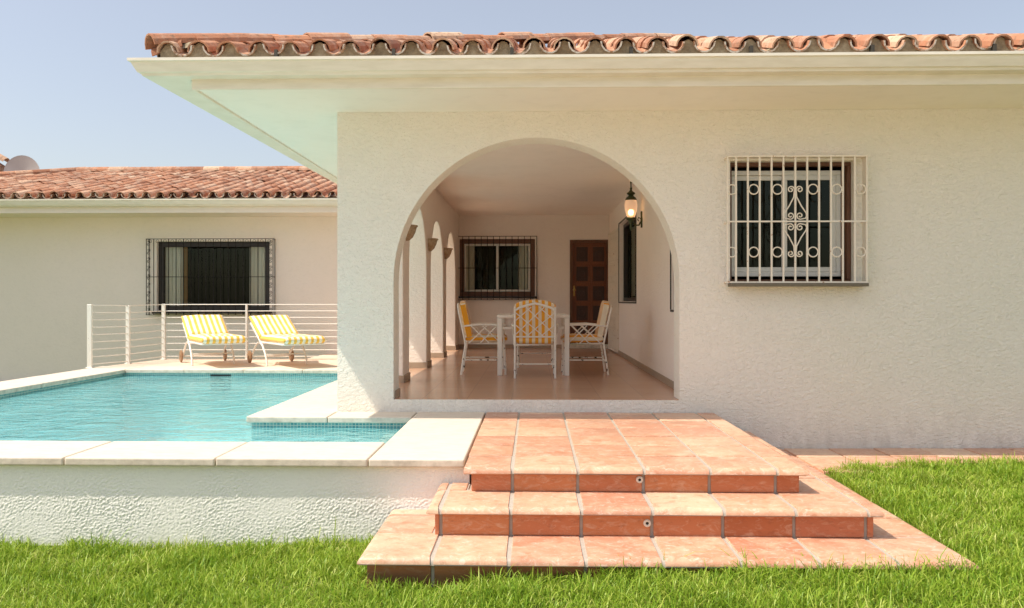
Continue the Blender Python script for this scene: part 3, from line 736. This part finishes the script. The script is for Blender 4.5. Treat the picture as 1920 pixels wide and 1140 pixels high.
mb.build('waterline_band', 'mosaic_band', pool)
for k in range(3):
    mb = MB(); mb.box(-1.75+k*.24, PX1+e-.002, PY0-e+.004, NY+e-.004, zb+.002 if k == 0 else WL-.85+k*.27-.27, WL-.85+k*.27+.0, .01); mb.build('pool_step', 'pool_mosaic', pool)
mb = MB(); mb.box(-1.28, -1.20, PY0-e+.006, NY+e-.006, WL-.30, WL-.04, .008); mb.build('step_edge', 'travertine', pool)
mb = MB(); mb.box(-4.78, -4.48, PY1+e-.012, PY1+e-.002, WL-.02, WL+.022); mb.build('skimmer_opening', 'skimmer_dark', pool)
# rough outer wall: a relief of trowelled render
mb = MB(); x0, x1, zA, zB = -6.70, -.412, -.14, DK-CT-.001; nx, nz = 1400, 126
rows = []
for j in range(nz+1):
    z = zA+(zB-zA)*j/nz; row = []
    for i in range(nx+1):
        x = x0+(x1-x0)*i/nx
        q = Vector((x*.80+z*.6, z*.8-x*.6, 0))
        h = noise.noise(Vector((q.x*58, q.y*80, 3)))*.65 + noise.noise(Vector((x*125, z*125, 7)))*.6 + noise.noise(Vector((x*7, z*9, 1)))*.3
        h = max(-.35, h) * (.75 + .6*noise.noise(Vector((x*2.3, z*3.1, 9))))
        row.append(mb.v((x, 5.325 - .0055*h, z)))
    rows.append(row)
for j in range(nz):
    for i in range(nx): mb.face([rows[j][i], rows[j][i+1], rows[j+1][i+1], rows[j+1][i]])
mb.build('outer_wall', 'pool_wall_render', pool, smooth=True, angle=math.radians(170))
mb = MB(); mb.box(-6.70, -6.30, 5.35, 12.7, -.3, DK-CT-.002); mb.box(-6.29, -.46, 5.36, PY0-e-.003, -.3, DK-CT-.002); mb.box(PX1+e+.003, -.46, PY0-e, YF-.01, -.3, DK-CT-.002); mb.box(NX+e+.003, -1.69, NY+e+.003, 12.7, -.3, DK-CT-.002)
mb.build('pool_shell', 'pool_wall_render', pool)
mb = MB()
mb.face([mb.v((x, y, WL)) for x, y in Lp])
wo = mb.build('water', 'water_surface'); tag(wo, kind='structure')
if wo.data.polygons[0].normal.z < 0: wo.data.flip_normals()
mb = MB(); mb.wall([(-6.68, 12.72), (-1.69, 12.72), (-1.69, YB-.002), (-4.0, YB-.002), (-4.0, 14.5), (-6.45, 14.4)], [], 'z', DK-.2, DK-.003)
tag(mb.build('terrace', 'deck_stone'), kind='structure')

# ------------------------------------------------------------------ GROUND, PATH, GRASS
def gz(x, y):
    return (-.102 + .215*smooth01(x, -2.4, 2.4) + .035*(1-smooth01(y, 4.25, 5.2))*smooth01(x, -2.0, -.9)*(1-smooth01(x, .5, 2.2))
            + .04*smooth01(y, 4.2, 6.6)*smooth01(x, 1.4, 2.3) + .012*noise.noise(Vector((x*1.1, y*1.1, 0))))
gx = sorted(set([-900, -300, -100, -40, -20, -12, -9, -7] + [round(-6.68+k*.18, 3) for k in range(0, 75)] + [8, 12, 20, 40, 100, 300, 900]))
gy = sorted(set([-900, -300, -100, -40, -15, -6, -3, 0, 1, 2] + [round(2.6+k*.18, 3) for k in range(0, 58)] + [14, 17, 25, 40, 100, 300, 900]))
mb = MB(); V = {}
for i, x in enumerate(gx):
    for j, y in enumerate(gy): V[i, j] = mb.v((x, y, (gz(x, y) - (.07 if x > 2.05 and y > 6.60 + .50*(1-math.exp(-max(0, x-2.27)/.9)) else 0)) if -20 < x < 20 and -10 < y < 20 else -.05))
for i in range(len(gx)-1):
    for j in range(len(gy)-1):
        cx, cy = (gx[i]+gx[i+1])/2, (gy[j]+gy[j+1])/2
        if -6.7 < cx < -.45 and 5.42 < cy < 12.7: continue
        if -.8 < cx < 2.0 and 4.5 < cy < 7.5: continue
        mb.face([V[i, j], V[i+1, j], V[i+1, j+1], V[i, j+1]])
tag(mb.build('ground', 'soil', smooth=True), kind='structure')
def path_edge(x): return 6.62 + .50*(1-math.exp(-max(0, x-2.27)/.9))
mb = MB(); mb.wall([(2.20, 6.45), (2.5, path_edge(2.5)-.05), (3.0, path_edge(3.0)-.05), (3.8, path_edge(3.8)-.03), (7.4, path_edge(7.4)-.02), (7.4, YF-.003), (2.20, YF-.003)], [], 'z', 0, Z1-.03)
xx = 2.262
while xx < 7.3:
    yy = YF-.006
    while yy > path_edge(xx)-.1:
        y1_ = max(yy-.40, path_edge(xx)-.12); mb.tile(xx+.005, min(xx+.40, 7.38)-.005, y1_+.005, yy-.005, Z1+.004+.006*max(0, xx-2.3), .03); yy = y1_
        if yy <= path_edge(xx)-.11: break
    xx += .40
tag(mb.build('path', 'terracotta', smooth=True), kind='structure')

def grass():
    N = 460000
    x = rng.uniform(-5.2, 6.4, N); y = rng.uniform(3.25, 8.2, N)
    ok = np.ones(N, bool)
    ok &= ~((x < -.90) & (y > 5.315))
    ok &= ~((x >= -.93) & (x < 2.30) & (y > 4.31) & ~((x > 2.24) & (y > 4.3) & (y < 6.7)))
    ok &= ~((x > 2.225) & (y > 6.56 + .50*(1-np.exp(-np.maximum(0, x-2.27)/.9))))
    ok &= ~((x < 2.275) & (x > -.878) & (y > 4.315))
    ok &= np.abs(x) < .70*y + .4
    x = x[ok]; y = y[ok]; n = len(x)
    sm = lambda v, a, b: (lambda u: u*u*(3-2*u))(np.clip((v-a)/(b-a), 0, 1))
    z = -.104 + .215*sm(x, -2.4, 2.4) + .035*(1-sm(y, 4.25, 5.2))*sm(x, -2.0, -.9)*(1-sm(x, .5, 2.2)) + .04*sm(y, 4.2, 6.6)*sm(x, 1.4, 2.3)
    # ragged tufts: length varies in clumps
    cl = np.array([noise.noise(Vector((a*3.1, b*3.1, 5))) + .6*noise.noise(Vector((a*9, b*9, 2))) for a, b in zip(x.tolist(), y.tolist())])
    ln = np.clip(rng.normal(.051, .019, n) * (1 + .75*cl), .018, .15)
    edge = ((np.abs(y-5.315) < .10) & (x < -.9)) | ((np.abs(y-4.24) < .09) & (x > -.95) & (x < 2.3))
    tall = rng.random(n) < np.where(edge, .10, .012); ln[tall] *= rng.uniform(1.3, 1.9, tall.sum())
    ang = rng.uniform(0, 2*np.pi, n); lean = np.abs(rng.normal(.62, .42, n)); wd = rng.uniform(.0016, .0036, n)
    face = ang + rng.normal(0, .5, n) + np.pi/2
    dx, dy = np.cos(ang), np.sin(ang); fx_, fy_ = np.cos(face), np.sin(face)
    co = np.zeros((n, 7, 3), np.float32)
    for r, (h, b, w) in enumerate(((0, 0, 1), (.45, .30, .95), (.80, .72, .62))):
        for sgn, q in ((-1, 0), (1, 1)):
            co[:, 2*r+q, 0] = x + dx*lean*ln*b + sgn*fx_*wd*w
            co[:, 2*r+q, 1] = y + dy*lean*ln*b + sgn*fy_*wd*w
            co[:, 2*r+q, 2] = z + ln*h*(1-.18*lean*b)
    co[:, 6, 0] = x + dx*lean*ln*1.1; co[:, 6, 1] = y + dy*lean*ln*1.1; co[:, 6, 2] = z + ln*(1-.25*lean)
    me = bpy.data.meshes.new('grass'); me.vertices.add(n*7); me.vertices.foreach_set('co', co.reshape(-1))
    pat = np.array([0,1,3,2, 2,3,5,4, 4,5,6]); loops = (pat[None, :] + 7*np.arange(n)[:, None]).reshape(-1)
    me.loops.add(len(loops)); me.loops.foreach_set('vertex_index', loops.astype(np.int32))
    me.polygons.add(n*3); st = (np.array([0, 4, 8])[None, :] + 11*np.arange(n)[:, None]).reshape(-1)
    me.polygons.foreach_set('loop_start', st.astype(np.int32)); me.update(calc_edges=True); me.validate()
    me.materials.append(M['grass_blade']); o = bpy.data.objects.new('grass', me); COL.objects.link(o)
    tag(o, 'bright green lawn grass with ragged long tufts along the pool wall and steps', 'grass', kind='stuff')
grass()

# ------------------------------------------------------------------ RAILING
rail = thing('railing', 'white metal railing with thin horizontal bars behind the sun loungers', 'railing', (-6.7, 12.35, DK))
RP = [(-6.72, 12.36), (-6.56, 13.22), (-6.42, 14.20), (-4.98, 14.24), (-3.3, 14.28), (-1.72, 14.32)]
for i, (x, y) in enumerate(RP):
    w_ = (.034, .03, .03, .016, .016, .016)[i]; top = DK + (.965 if i != 1 else .94)
    mb = MB(); mb.box(x-w_, x+w_, y-.02, y+.02, DK-.002, top, .004, 1); mb.box(x-w_*1.5, x+w_*1.5, y-.035, y+.035, DK-.002, DK+.012, .003, 1); mb.build('post', 'painted_metal', rail)
for k in range(9):
    z = DK + .055 + k*.1125
    mb = MB(); mb.tube([(x, y, z - (.012 if i == 1 else 0)) for i, (x, y) in enumerate(RP)], .0085, 6); mb.build('rail', 'painted_metal', rail)

# ------------------------------------------------------------------ SUN LOUNGERS
def prism_cushion(mb, outline, t0, t1, T=None, bev=.025):
    b = bmesh.new(); A = [b.verts.new((x, y, t0)) for x, y in outline]; B = [b.verts.new((x, y, t1)) for x, y in outline]
    b.faces.new(A[::-1]); b.faces.new(B)
    for i in range(len(outline)): j = (i+1) % len(outline); b.faces.new([A[i], A[j], B[j], B[i]])
    ed = [e for e in b.edges if e.calc_face_angle(0) > .6]
    bmesh.ops.bevel(b, geom=ed, offset=bev, segments=4, affect='EDGES', profile=.5)
    mb.merge(b, T)
def puffy(mb, x0, x1, y0, y1, z0, z1, T, n=16, m=22, puff=.012, seed=0):
    """soft cushion as a closed grid with rounded rims"""
    grid = {}; 
    for sgn in (1, -1):
        for i in range(n+1):
            for j in range(m+1):
                u, v = i/n, j/m
                ex_ = min(u, 1-u)*(x1-x0); ey = min(v, 1-v)*(y1-y0); R = (z1-z0)*.5
                f = math.sqrt(max(0, 1-(1-min(1, ex_/R))**2))*math.sqrt(max(0, 1-(1-min(1, ey/R))**2))
                h = R*(.35+.65*f) if 0 < i < n and 0 < j < m else R*.35
                h += puff*f*(noise.noise(Vector((u*4+seed, v*5, sgn)))+.4)*(1 if sgn > 0 else .3)
                p = Vector((x0+(x1-x0)*u, y0+(y1-y0)*v, (z0+z1)/2 + sgn*h)); grid[sgn, i, j] = mb.v(T @ p if T else p)
    for sgn in (1, -1):
        for i in range(n):
            for j in range(m): mb.face([grid[sgn, i, j], grid[sgn, i+1, j], grid[sgn, i+1, j+1], grid[sgn, i, j+1]][::sgn])
    for i in range(n):
        for j in (0, m): mb.face([grid[1, i, j], grid[1, i+1, j], grid[-1, i+1, j], grid[-1, i, j]])
    for j in range(m):
        for i in (0, n): mb.face([grid[1, i, j], grid[1, i, j+1], grid[-1, i, j+1], grid[-1, i, j]])
def make_lounger():
    root = thing('sun_lounger', 'white framed sun lounger with yellow striped cushion, left one of the pair', 'sun lounger', group='striped sun loungers on the pool deck')
    W = .31; BA = math.radians(29); HZ = .36
    mb = MB()
    for sx in (-1, 1):
        x = sx*W
        mb.tube([(x, .02, HZ), (x, -1.10, HZ)], .014, 8)
        mb.tube([(x, .0, HZ-.01), (x, .60*math.cos(BA), HZ+.60*math.sin(BA))], .014, 8)
    for y in (.02, -.4, -.75, -1.10): mb.tube([(-W, y, HZ), (W, y, HZ)], .011, 6)
    for d in (.30, .60): mb.tube([(-W, d*math.cos(BA), HZ+d*math.sin(BA)), (W, d*math.cos(BA), HZ+d*math.sin(BA))], .011, 6)
    mb.build('frame', 'painted_metal', root, smooth=True)
    for sx in (-1, 1):
        x = sx*(W+.012); mb = MB()
        mb.tube([(x, .44, .12), (x, .32, .22), (x, .18, .32), (x, .08, HZ-.01)], .015, 8)
        mb.build('leg', 'painted_metal', root, smooth=True)
        mb = MB(); mb.tube([(x, -.02, HZ-.01), (x, -.12, .31), (x, -.24, .20), (x, -.32, .09), (x, -.35, .0)], .015, 8)
        mb.build('leg', 'painted_metal', root, smooth=True)
        mb = MB(); mb.lathe([(.02, -.016), (.085, -.016), (.10, -.01), (.10, .01), (.085, .016), (.02, .016)], (x+sx*.03, .45, .10), 22, axis='x'); wh = mb.build('wheel', 'wheel_rubber', root, smooth=True)
    mb = MB(); mb.tube([(-W-.05, .45, .10), (W+.05, .45, .10)], .010, 8); mb.build('axle', 'painted_metal', root)
    mb = MB(); mb.tube([(-W, -.26, .17), (W, -.26, .17)], .010, 8); mb.build('stretcher', 'painted_metal', root)
    mb = MB(); puffy(mb, -W-.02, W+.02, -1.16, .03, HZ+.012, HZ+.115, None, 14, 26)
    mb.build('seat_cushion', 'lounger_stripe', root, smooth=True, angle=math.radians(80))
    T = Matrix.Translation((0, 0, HZ+.03)) @ Matrix.Rotation(BA, 4, 'X')
    mb = MB(); puffy(mb, -W-.02, W+.02, .0, .655, .0, .10, T, 14, 18, seed=5)
    mb.build('back_cushion', 'lounger_stripe', root, smooth=True, angle=math.radians(80))
    return root
lo = make_lounger(); lo.location = (-5.30, 13.38, DK); lo.rotation_euler = (0, 0, math.radians(33))
l2 = copy_tree(lo); l2.location = (-4.10, 13.28, DK); l2.rotation_euler = (0, 0, math.radians(36))
l2['label'] = 'white framed sun lounger with yellow striped cushion, right one nearer the house pillar'

# ------------------------------------------------------------------ DINING SET
def make_chair():
    root = thing('garden_chair', 'white metal armchair nearest the arch, seen from behind, lattice back over yellow stripes', 'chair', group='yellow cushioned chairs around the porch table')
    W, D = .235, .235; SZ = .40   # local: sitter faces +Y
    B0 = Vector((0, -D, SZ)); lean = .10
    back = lambda x, h: Vector((x, -D - lean*(h/.5), SZ+h))      # h above the seat
    mb = MB()
    mb.tube([(-W, -D, SZ), (W, -D, SZ), (W, D, SZ), (-W, D, SZ)], .014, 8, closed=True)
    for y in (-.08, .08): mb.tube([(-W, y, SZ), (W, y, SZ)], .009, 6)
    mb.build('seat_frame', 'chair_paint', root, smooth=True)
    for sx in (-1, 1):
        mb = MB(); mb.tube([(sx*W, -D-.055, 0), (sx*W, -D-.03, .2), (sx*W, -D, SZ), back(sx*W, .46)], .012, 8); mb.build('leg', 'chair_paint', root, smooth=True)
        mb = MB(); mb.tube([(sx*W, D+.02, 0), (sx*W, D, SZ), (sx*(W+.03), D-.02, .62)], .012, 8); mb.build('leg', 'chair_paint', root, smooth=True)
        a0 = back(sx*W, .22); a1 = Vector((sx*(W+.035), D+.02, .635))
        mb = MB(); mb.tube([a0, (sx*(W+.04), -.05, .645), a1], .012, 8)
        mb.build('armrest', 'chair_paint', root, smooth=True)
        mb = MB(); x = sx*(W+.012)
        for (y0, z0, y1, z1) in ((-.20, SZ, .03, .63), (-.06, SZ, .15, .63), (.20, SZ, -.03, .63), (.06, SZ, -.17, .63)):
            mb.tube([(x, y0, z0), (x+sx*.02, y1, z1)], .0075, 6)
        mb.build('arm_lattice', 'chair_paint', root)
    mb = MB()
    mb.tube([(-W, -D-.03, .17), (W, -D-.03, .17)], .009, 6)
    for sx in (-1, 1): mb.tube([(sx*W, -D-.03, .19), (sx*W, D+.01, .19)], .009, 6)
    mb.build('stretcher', 'chair_paint', root)
    mb = MB()
    mb.tube([back(-W, .42), back(-W*.75, .455), back(-.08, .485), back(0, .505), back(.08, .485), back(W*.75, .455), back(W, .42)], .014, 8)
    mb.tube([back(-W, .10), back(W, .10)], .010, 6)
    for (xa, ha, xb, hb) in ((-W, .40, W*.45, .10), (-W*.45, .46, W, .12), (-W, .25, -W*.25, .10), (W*.2, .46, W, .29),
                             (W, .40, -W*.45, .10), (W*.45, .46, -W, .12), (W, .25, W*.25, .10), (-W*.2, .46, -W, .29)):
        mb.tube([back(xa, ha), back(xb, hb)], .0062, 6)
    mb.build('back_lattice', 'chair_paint', root)
    mb = MB(); puffy(mb, -W+.005, W-.005, -D+.0, D+.04, SZ+.012, SZ+.105, None, 14, 14, .01, 2)
    mb.build('seat_cushion', 'chair_stripe', root, smooth=True, angle=math.radians(80))
    th = math.atan2(lean, .5)
    T = Matrix.Translation((0, -D+.045, SZ+.085)) @ Matrix.Rotation(PI/2+th, 4, 'X')
    ol = [(-W, 0), (W, 0), (W+.01, .18), (W+.012, .36)] + [(( W+.012)*math.cos(a), .385+.085*math.sin(a)) for a in [PI*k/12 for k in range(1, 12)]] + [(-W-.012, .36), (-W-.01, .18)]
    mb = MB(); prism_cushion(mb, ol, -.034, .030, T, .024); mb.build('back_cushion', 'chair_stripe', root, smooth=True, angle=math.radians(80))
    for sx in (-1, 1):
        pass
    return root
ch = make_chair(); ch.location = (.02, 9.92, FL+.003); ch.scale = (1, 1, .965)
for (x, y, r, lab) in ((-.60, 10.32, -88, 'white armchair facing right at the left end of the porch table, yellow striped seat'),
                       (.62, 10.32, 90, 'white armchair facing left in front of the wooden door, yellow striped cushions'),
                       (.03, 11.42, 180, 'far white armchair mostly hidden behind the table and the chair nearest the arch')):
    c = copy_tree(ch); c.location = (x, y, FL+.003); c.rotation_euler = (0, 0, math.radians(r)); c.scale = (1, 1, .955); c['label'] = lab
tb = thing('dining_table', 'white square legged garden table standing between the striped armchairs in the porch', 'table', (0, 10.4, FL))
TX, TY0, TY1, TZ = .405, 10.0, 10.95, FL+.735
mb = MB(); frame(MBt := MB(Matrix(((1,0,0,0),(0,1,0,0),(0,0,1,0),(0,0,0,1)))), -TX-.035, TX+.035, TY0-.035, TY1+.035, .05, TZ-.035, TZ); MBt.build('table_frame', 'chair_paint', tb)
for k in range(13):
    x = -TX + .02 + k*(2*TX-.04)/12; mb.box(x-.022, x+.022, TY0+.016, TY1-.016, TZ-.022, TZ-.006)
mb.build('table_top', 'chair_paint', tb)
mb = MB()
for y in (TY0+.0, TY1): mb.box(-TX, TX, y-.012, y+.012, TZ-.17, TZ-.145); 
for x in (-TX, TX): mb.box(x-.012, x+.012, TY0+.013, TY1-.013, TZ-.17, TZ-.145)
for k in range(11):
    x = -TX + (k+.5)*2*TX/11
    for y in (TY0, TY1): mb.box(x-.004, x+.004, y-.004, y+.004, TZ-.144, TZ-.036)
mb.build('apron', 'chair_paint', tb)
for x in (-TX, TX):
    for y in (TY0, TY1):
        mb = MB(); mb.box(x-.028, x+.028, y-.028, y+.028, FL+.003, TZ-.036, .004, 1); mb.build('leg', 'chair_paint', tb)

# ------------------------------------------------------------------ LANTERN, SCONCES, DISH
lx, ly, lz = 1.30, 11.05, 2.60
la = thing('wall_lantern', 'lit bronze wall lantern with frosted glass globe on the right porch wall', 'lantern', (XR, ly, 2.5))
mb = MB(); mb.lathe([(.0, -.022), (.030, -.02), (.042, -.008), (.045, 0)], (XR-.001, ly, 2.585), 16, axis='x')
mb.box(XR-.02, XR-.001, ly-.03, ly+.03, 2.48, 2.70, .008); mb.build('wall_plate', 'lantern_bronze', la, smooth=True)
mb = MB(); mb.tube([(XR-.02, ly, 2.56), (XR-.045, ly, 2.515), (XR-.085, ly, 2.515), (lx+.02, ly, 2.545), (lx, ly, 2.575)], .011, 8)
mb.tube([(XR-.02, ly, 2.60), (XR-.05, ly, 2.62), (XR-.06, ly, 2.585), (XR-.045, ly, 2.57)], .007, 6); mb.build('arm', 'lantern_bronze', la, smooth=True)
mb = MB(); mb.lathe([(.0, -.16), (.012, -.15), (.02, -.12), (.012, -.09), (.028, -.05), (.04, -.02), (.06, -.01), (.065, .01), (.05, .02), (0, .02)], (lx, ly, lz), 18); mb.build('base_cup', 'lantern_bronze', la, smooth=True)
mb = MB(); mb.lathe([(.050, .02), (.062, .05), (.080, .12), (.085, .18), (.076, .23), (.066, .25)], (lx, ly, lz), 24); mb.build('globe', 'globe_glass', la, smooth=True)
mb = MB(); mb.lathe([(0, .05), (.016, .055), (.024, .085), (.018, .115), (0, .125)], (lx, ly, lz), 14); mb.build('bulb', 'bulb_glow', la, smooth=True)
mb = MB(); mb.lathe([(.072, .245), (.078, .255), (.060, .285), (.038, .30), (.032, .315), (.055, .33), (.056, .342), (.025, .365), (.012, .385), (.018, .40), (.008, .42), (.009, .47), (.014, .48), (.004, .51), (0, .512)], (lx, ly, lz), 18); mb.build('cap', 'lantern_bronze', la, smooth=True)
sc0 = None
for i, (yy, lab) in enumerate(((9.27, 'nearest clay bowl sconce, on the first arcade pillar behind the big arch'), (11.27, 'middle clay bowl sconce, on the second arcade pillar'), (13.32, 'farthest clay bowl sconce, on the third arcade pillar by the barred window'))):
    if sc0 is None:
        sc0 = thing('wall_sconce', lab, 'sconce', (XL, yy, 2.28), 'clay bowl sconces on the arcade pillars')
        mb = MB(); mb.lathe([(.0, -.10), (.035, -.095), (.075, -.06), (.105, .0), (.118, .055), (.125, .07), (.112, .075), (.095, .03), (.06, -.03), (0, -.055)], (0, 0, 0), 14, a0=-PI/2, a1=PI/2)
        o = mb.build('bowl', 'sconce_clay', None, smooth=True); o.parent = sc0
        mb = MB(); mb.tube([(.122*math.cos(a), .122*math.sin(a), .066) for a in [-PI/2+PI*k/14 for k in range(15)]], .011, 6); o = mb.build('rim', 'sconce_clay', None, smooth=True); o.parent = sc0
    else:
        s_ = copy_tree(sc0); s_.location = (XL, yy, 2.28); s_['label'] = lab
dish = thing('satellite_dish', 'grey satellite dish showing above the tiled ridge at the far left', 'satellite dish', (-12.55, 20.1, 4.15))
mb = MB(); mb.lathe([(0, .06), (.15, .053), (.3, .03), (.42, -.005), (.46, -.02), (.465, -.03), (.42, -.02), (0, .045)], (-12.55, 20.0, 4.62), 32, axis='y'); mb.build('reflector', 'dish_grey', dish, smooth=True)
mb = MB(); mb.tube([(-12.55, 20.12, 4.05), (-12.55, 20.12, 4.62)], .025, 8); mb.build('mast', 'dish_grey', dish)
mb = MB(); mb.tube([(-12.55, 20.0, 4.18), (-12.55, 19.55, 4.55)], .012, 6); mb.box(-12.59, -12.51, 19.5, 19.58, 4.52, 4.60, .01); mb.build('feed_arm', 'dish_grey', dish)

# ------------------------------------------------------------------ LIGHT, SKY, CAMERA
sd = Vector((.605, .235, -1)).normalized()
SUN, SKY = 5.0, .15
sl = bpy.data.lights.new('sun', 'SUN'); sl.energy = SUN; sl.angle = math.radians(.53); sl.color = (1, .92, .78)
so = bpy.data.objects.new('sun', sl); COL.objects.link(so); so.rotation_euler = sd.to_track_quat('-Z', 'Y').to_euler(); so.location = (-6, -3, 10)
w = bpy.data.worlds.new('World'); scene.world = w; w.use_nodes = True; nt = w.node_tree
sk = nt.nodes.new('ShaderNodeTexSky'); sk.sky_type = 'NISHITA'; sk.sun_disc = False
sk.sun_elevation = math.asin(-sd.z); sk.sun_rotation = math.atan2(-sd.x, -sd.y)
sk.air_density = 1.0; sk.dust_density = 2.6; sk.ozone_density = 1.0
bg = nt.nodes['Background']; bg.inputs['Strength'].default_value = SKY; 
hz = nt.nodes.new('ShaderNodeMix'); hz.data_type = 'RGBA'; hz.blend_type = 'ADD'; hz.inputs[0].default_value = 1   # pale summer haze over the blue
hz.inputs[7].default_value = (1.60, 1.36, 1.02, 1); nt.links.new(sk.outputs[0], hz.inputs[6]); nt.links.new(hz.outputs[2], bg.inputs['Color'])
cam = bpy.data.cameras.new('camera'); co = bpy.data.objects.new('camera', cam); COL.objects.link(co)
cam.sensor_width = 36; cam.lens = 36*1550/1920; cam.shift_y = -5/1920; cam.clip_end = 3000; cam.clip_start = .05
co.location = (0, 0, 1.5); co.rotation_euler = (PI/2, 0, math.atan(40/1550))
scene.camera = co
scene.render.engine = 'CYCLES'
scene.view_settings.view_transform = 'Standard'; scene.view_settings.look = 'None'; scene.view_settings.exposure = 0
scene.cycles.max_bounces = 10; scene.cycles.diffuse_bounces = 9; scene.cycles.transparent_max_bounces = 16
scene.cycles.sample_clamp_indirect = 6
scene.render.resolution_x = 1024; scene.render.resolution_y = 608
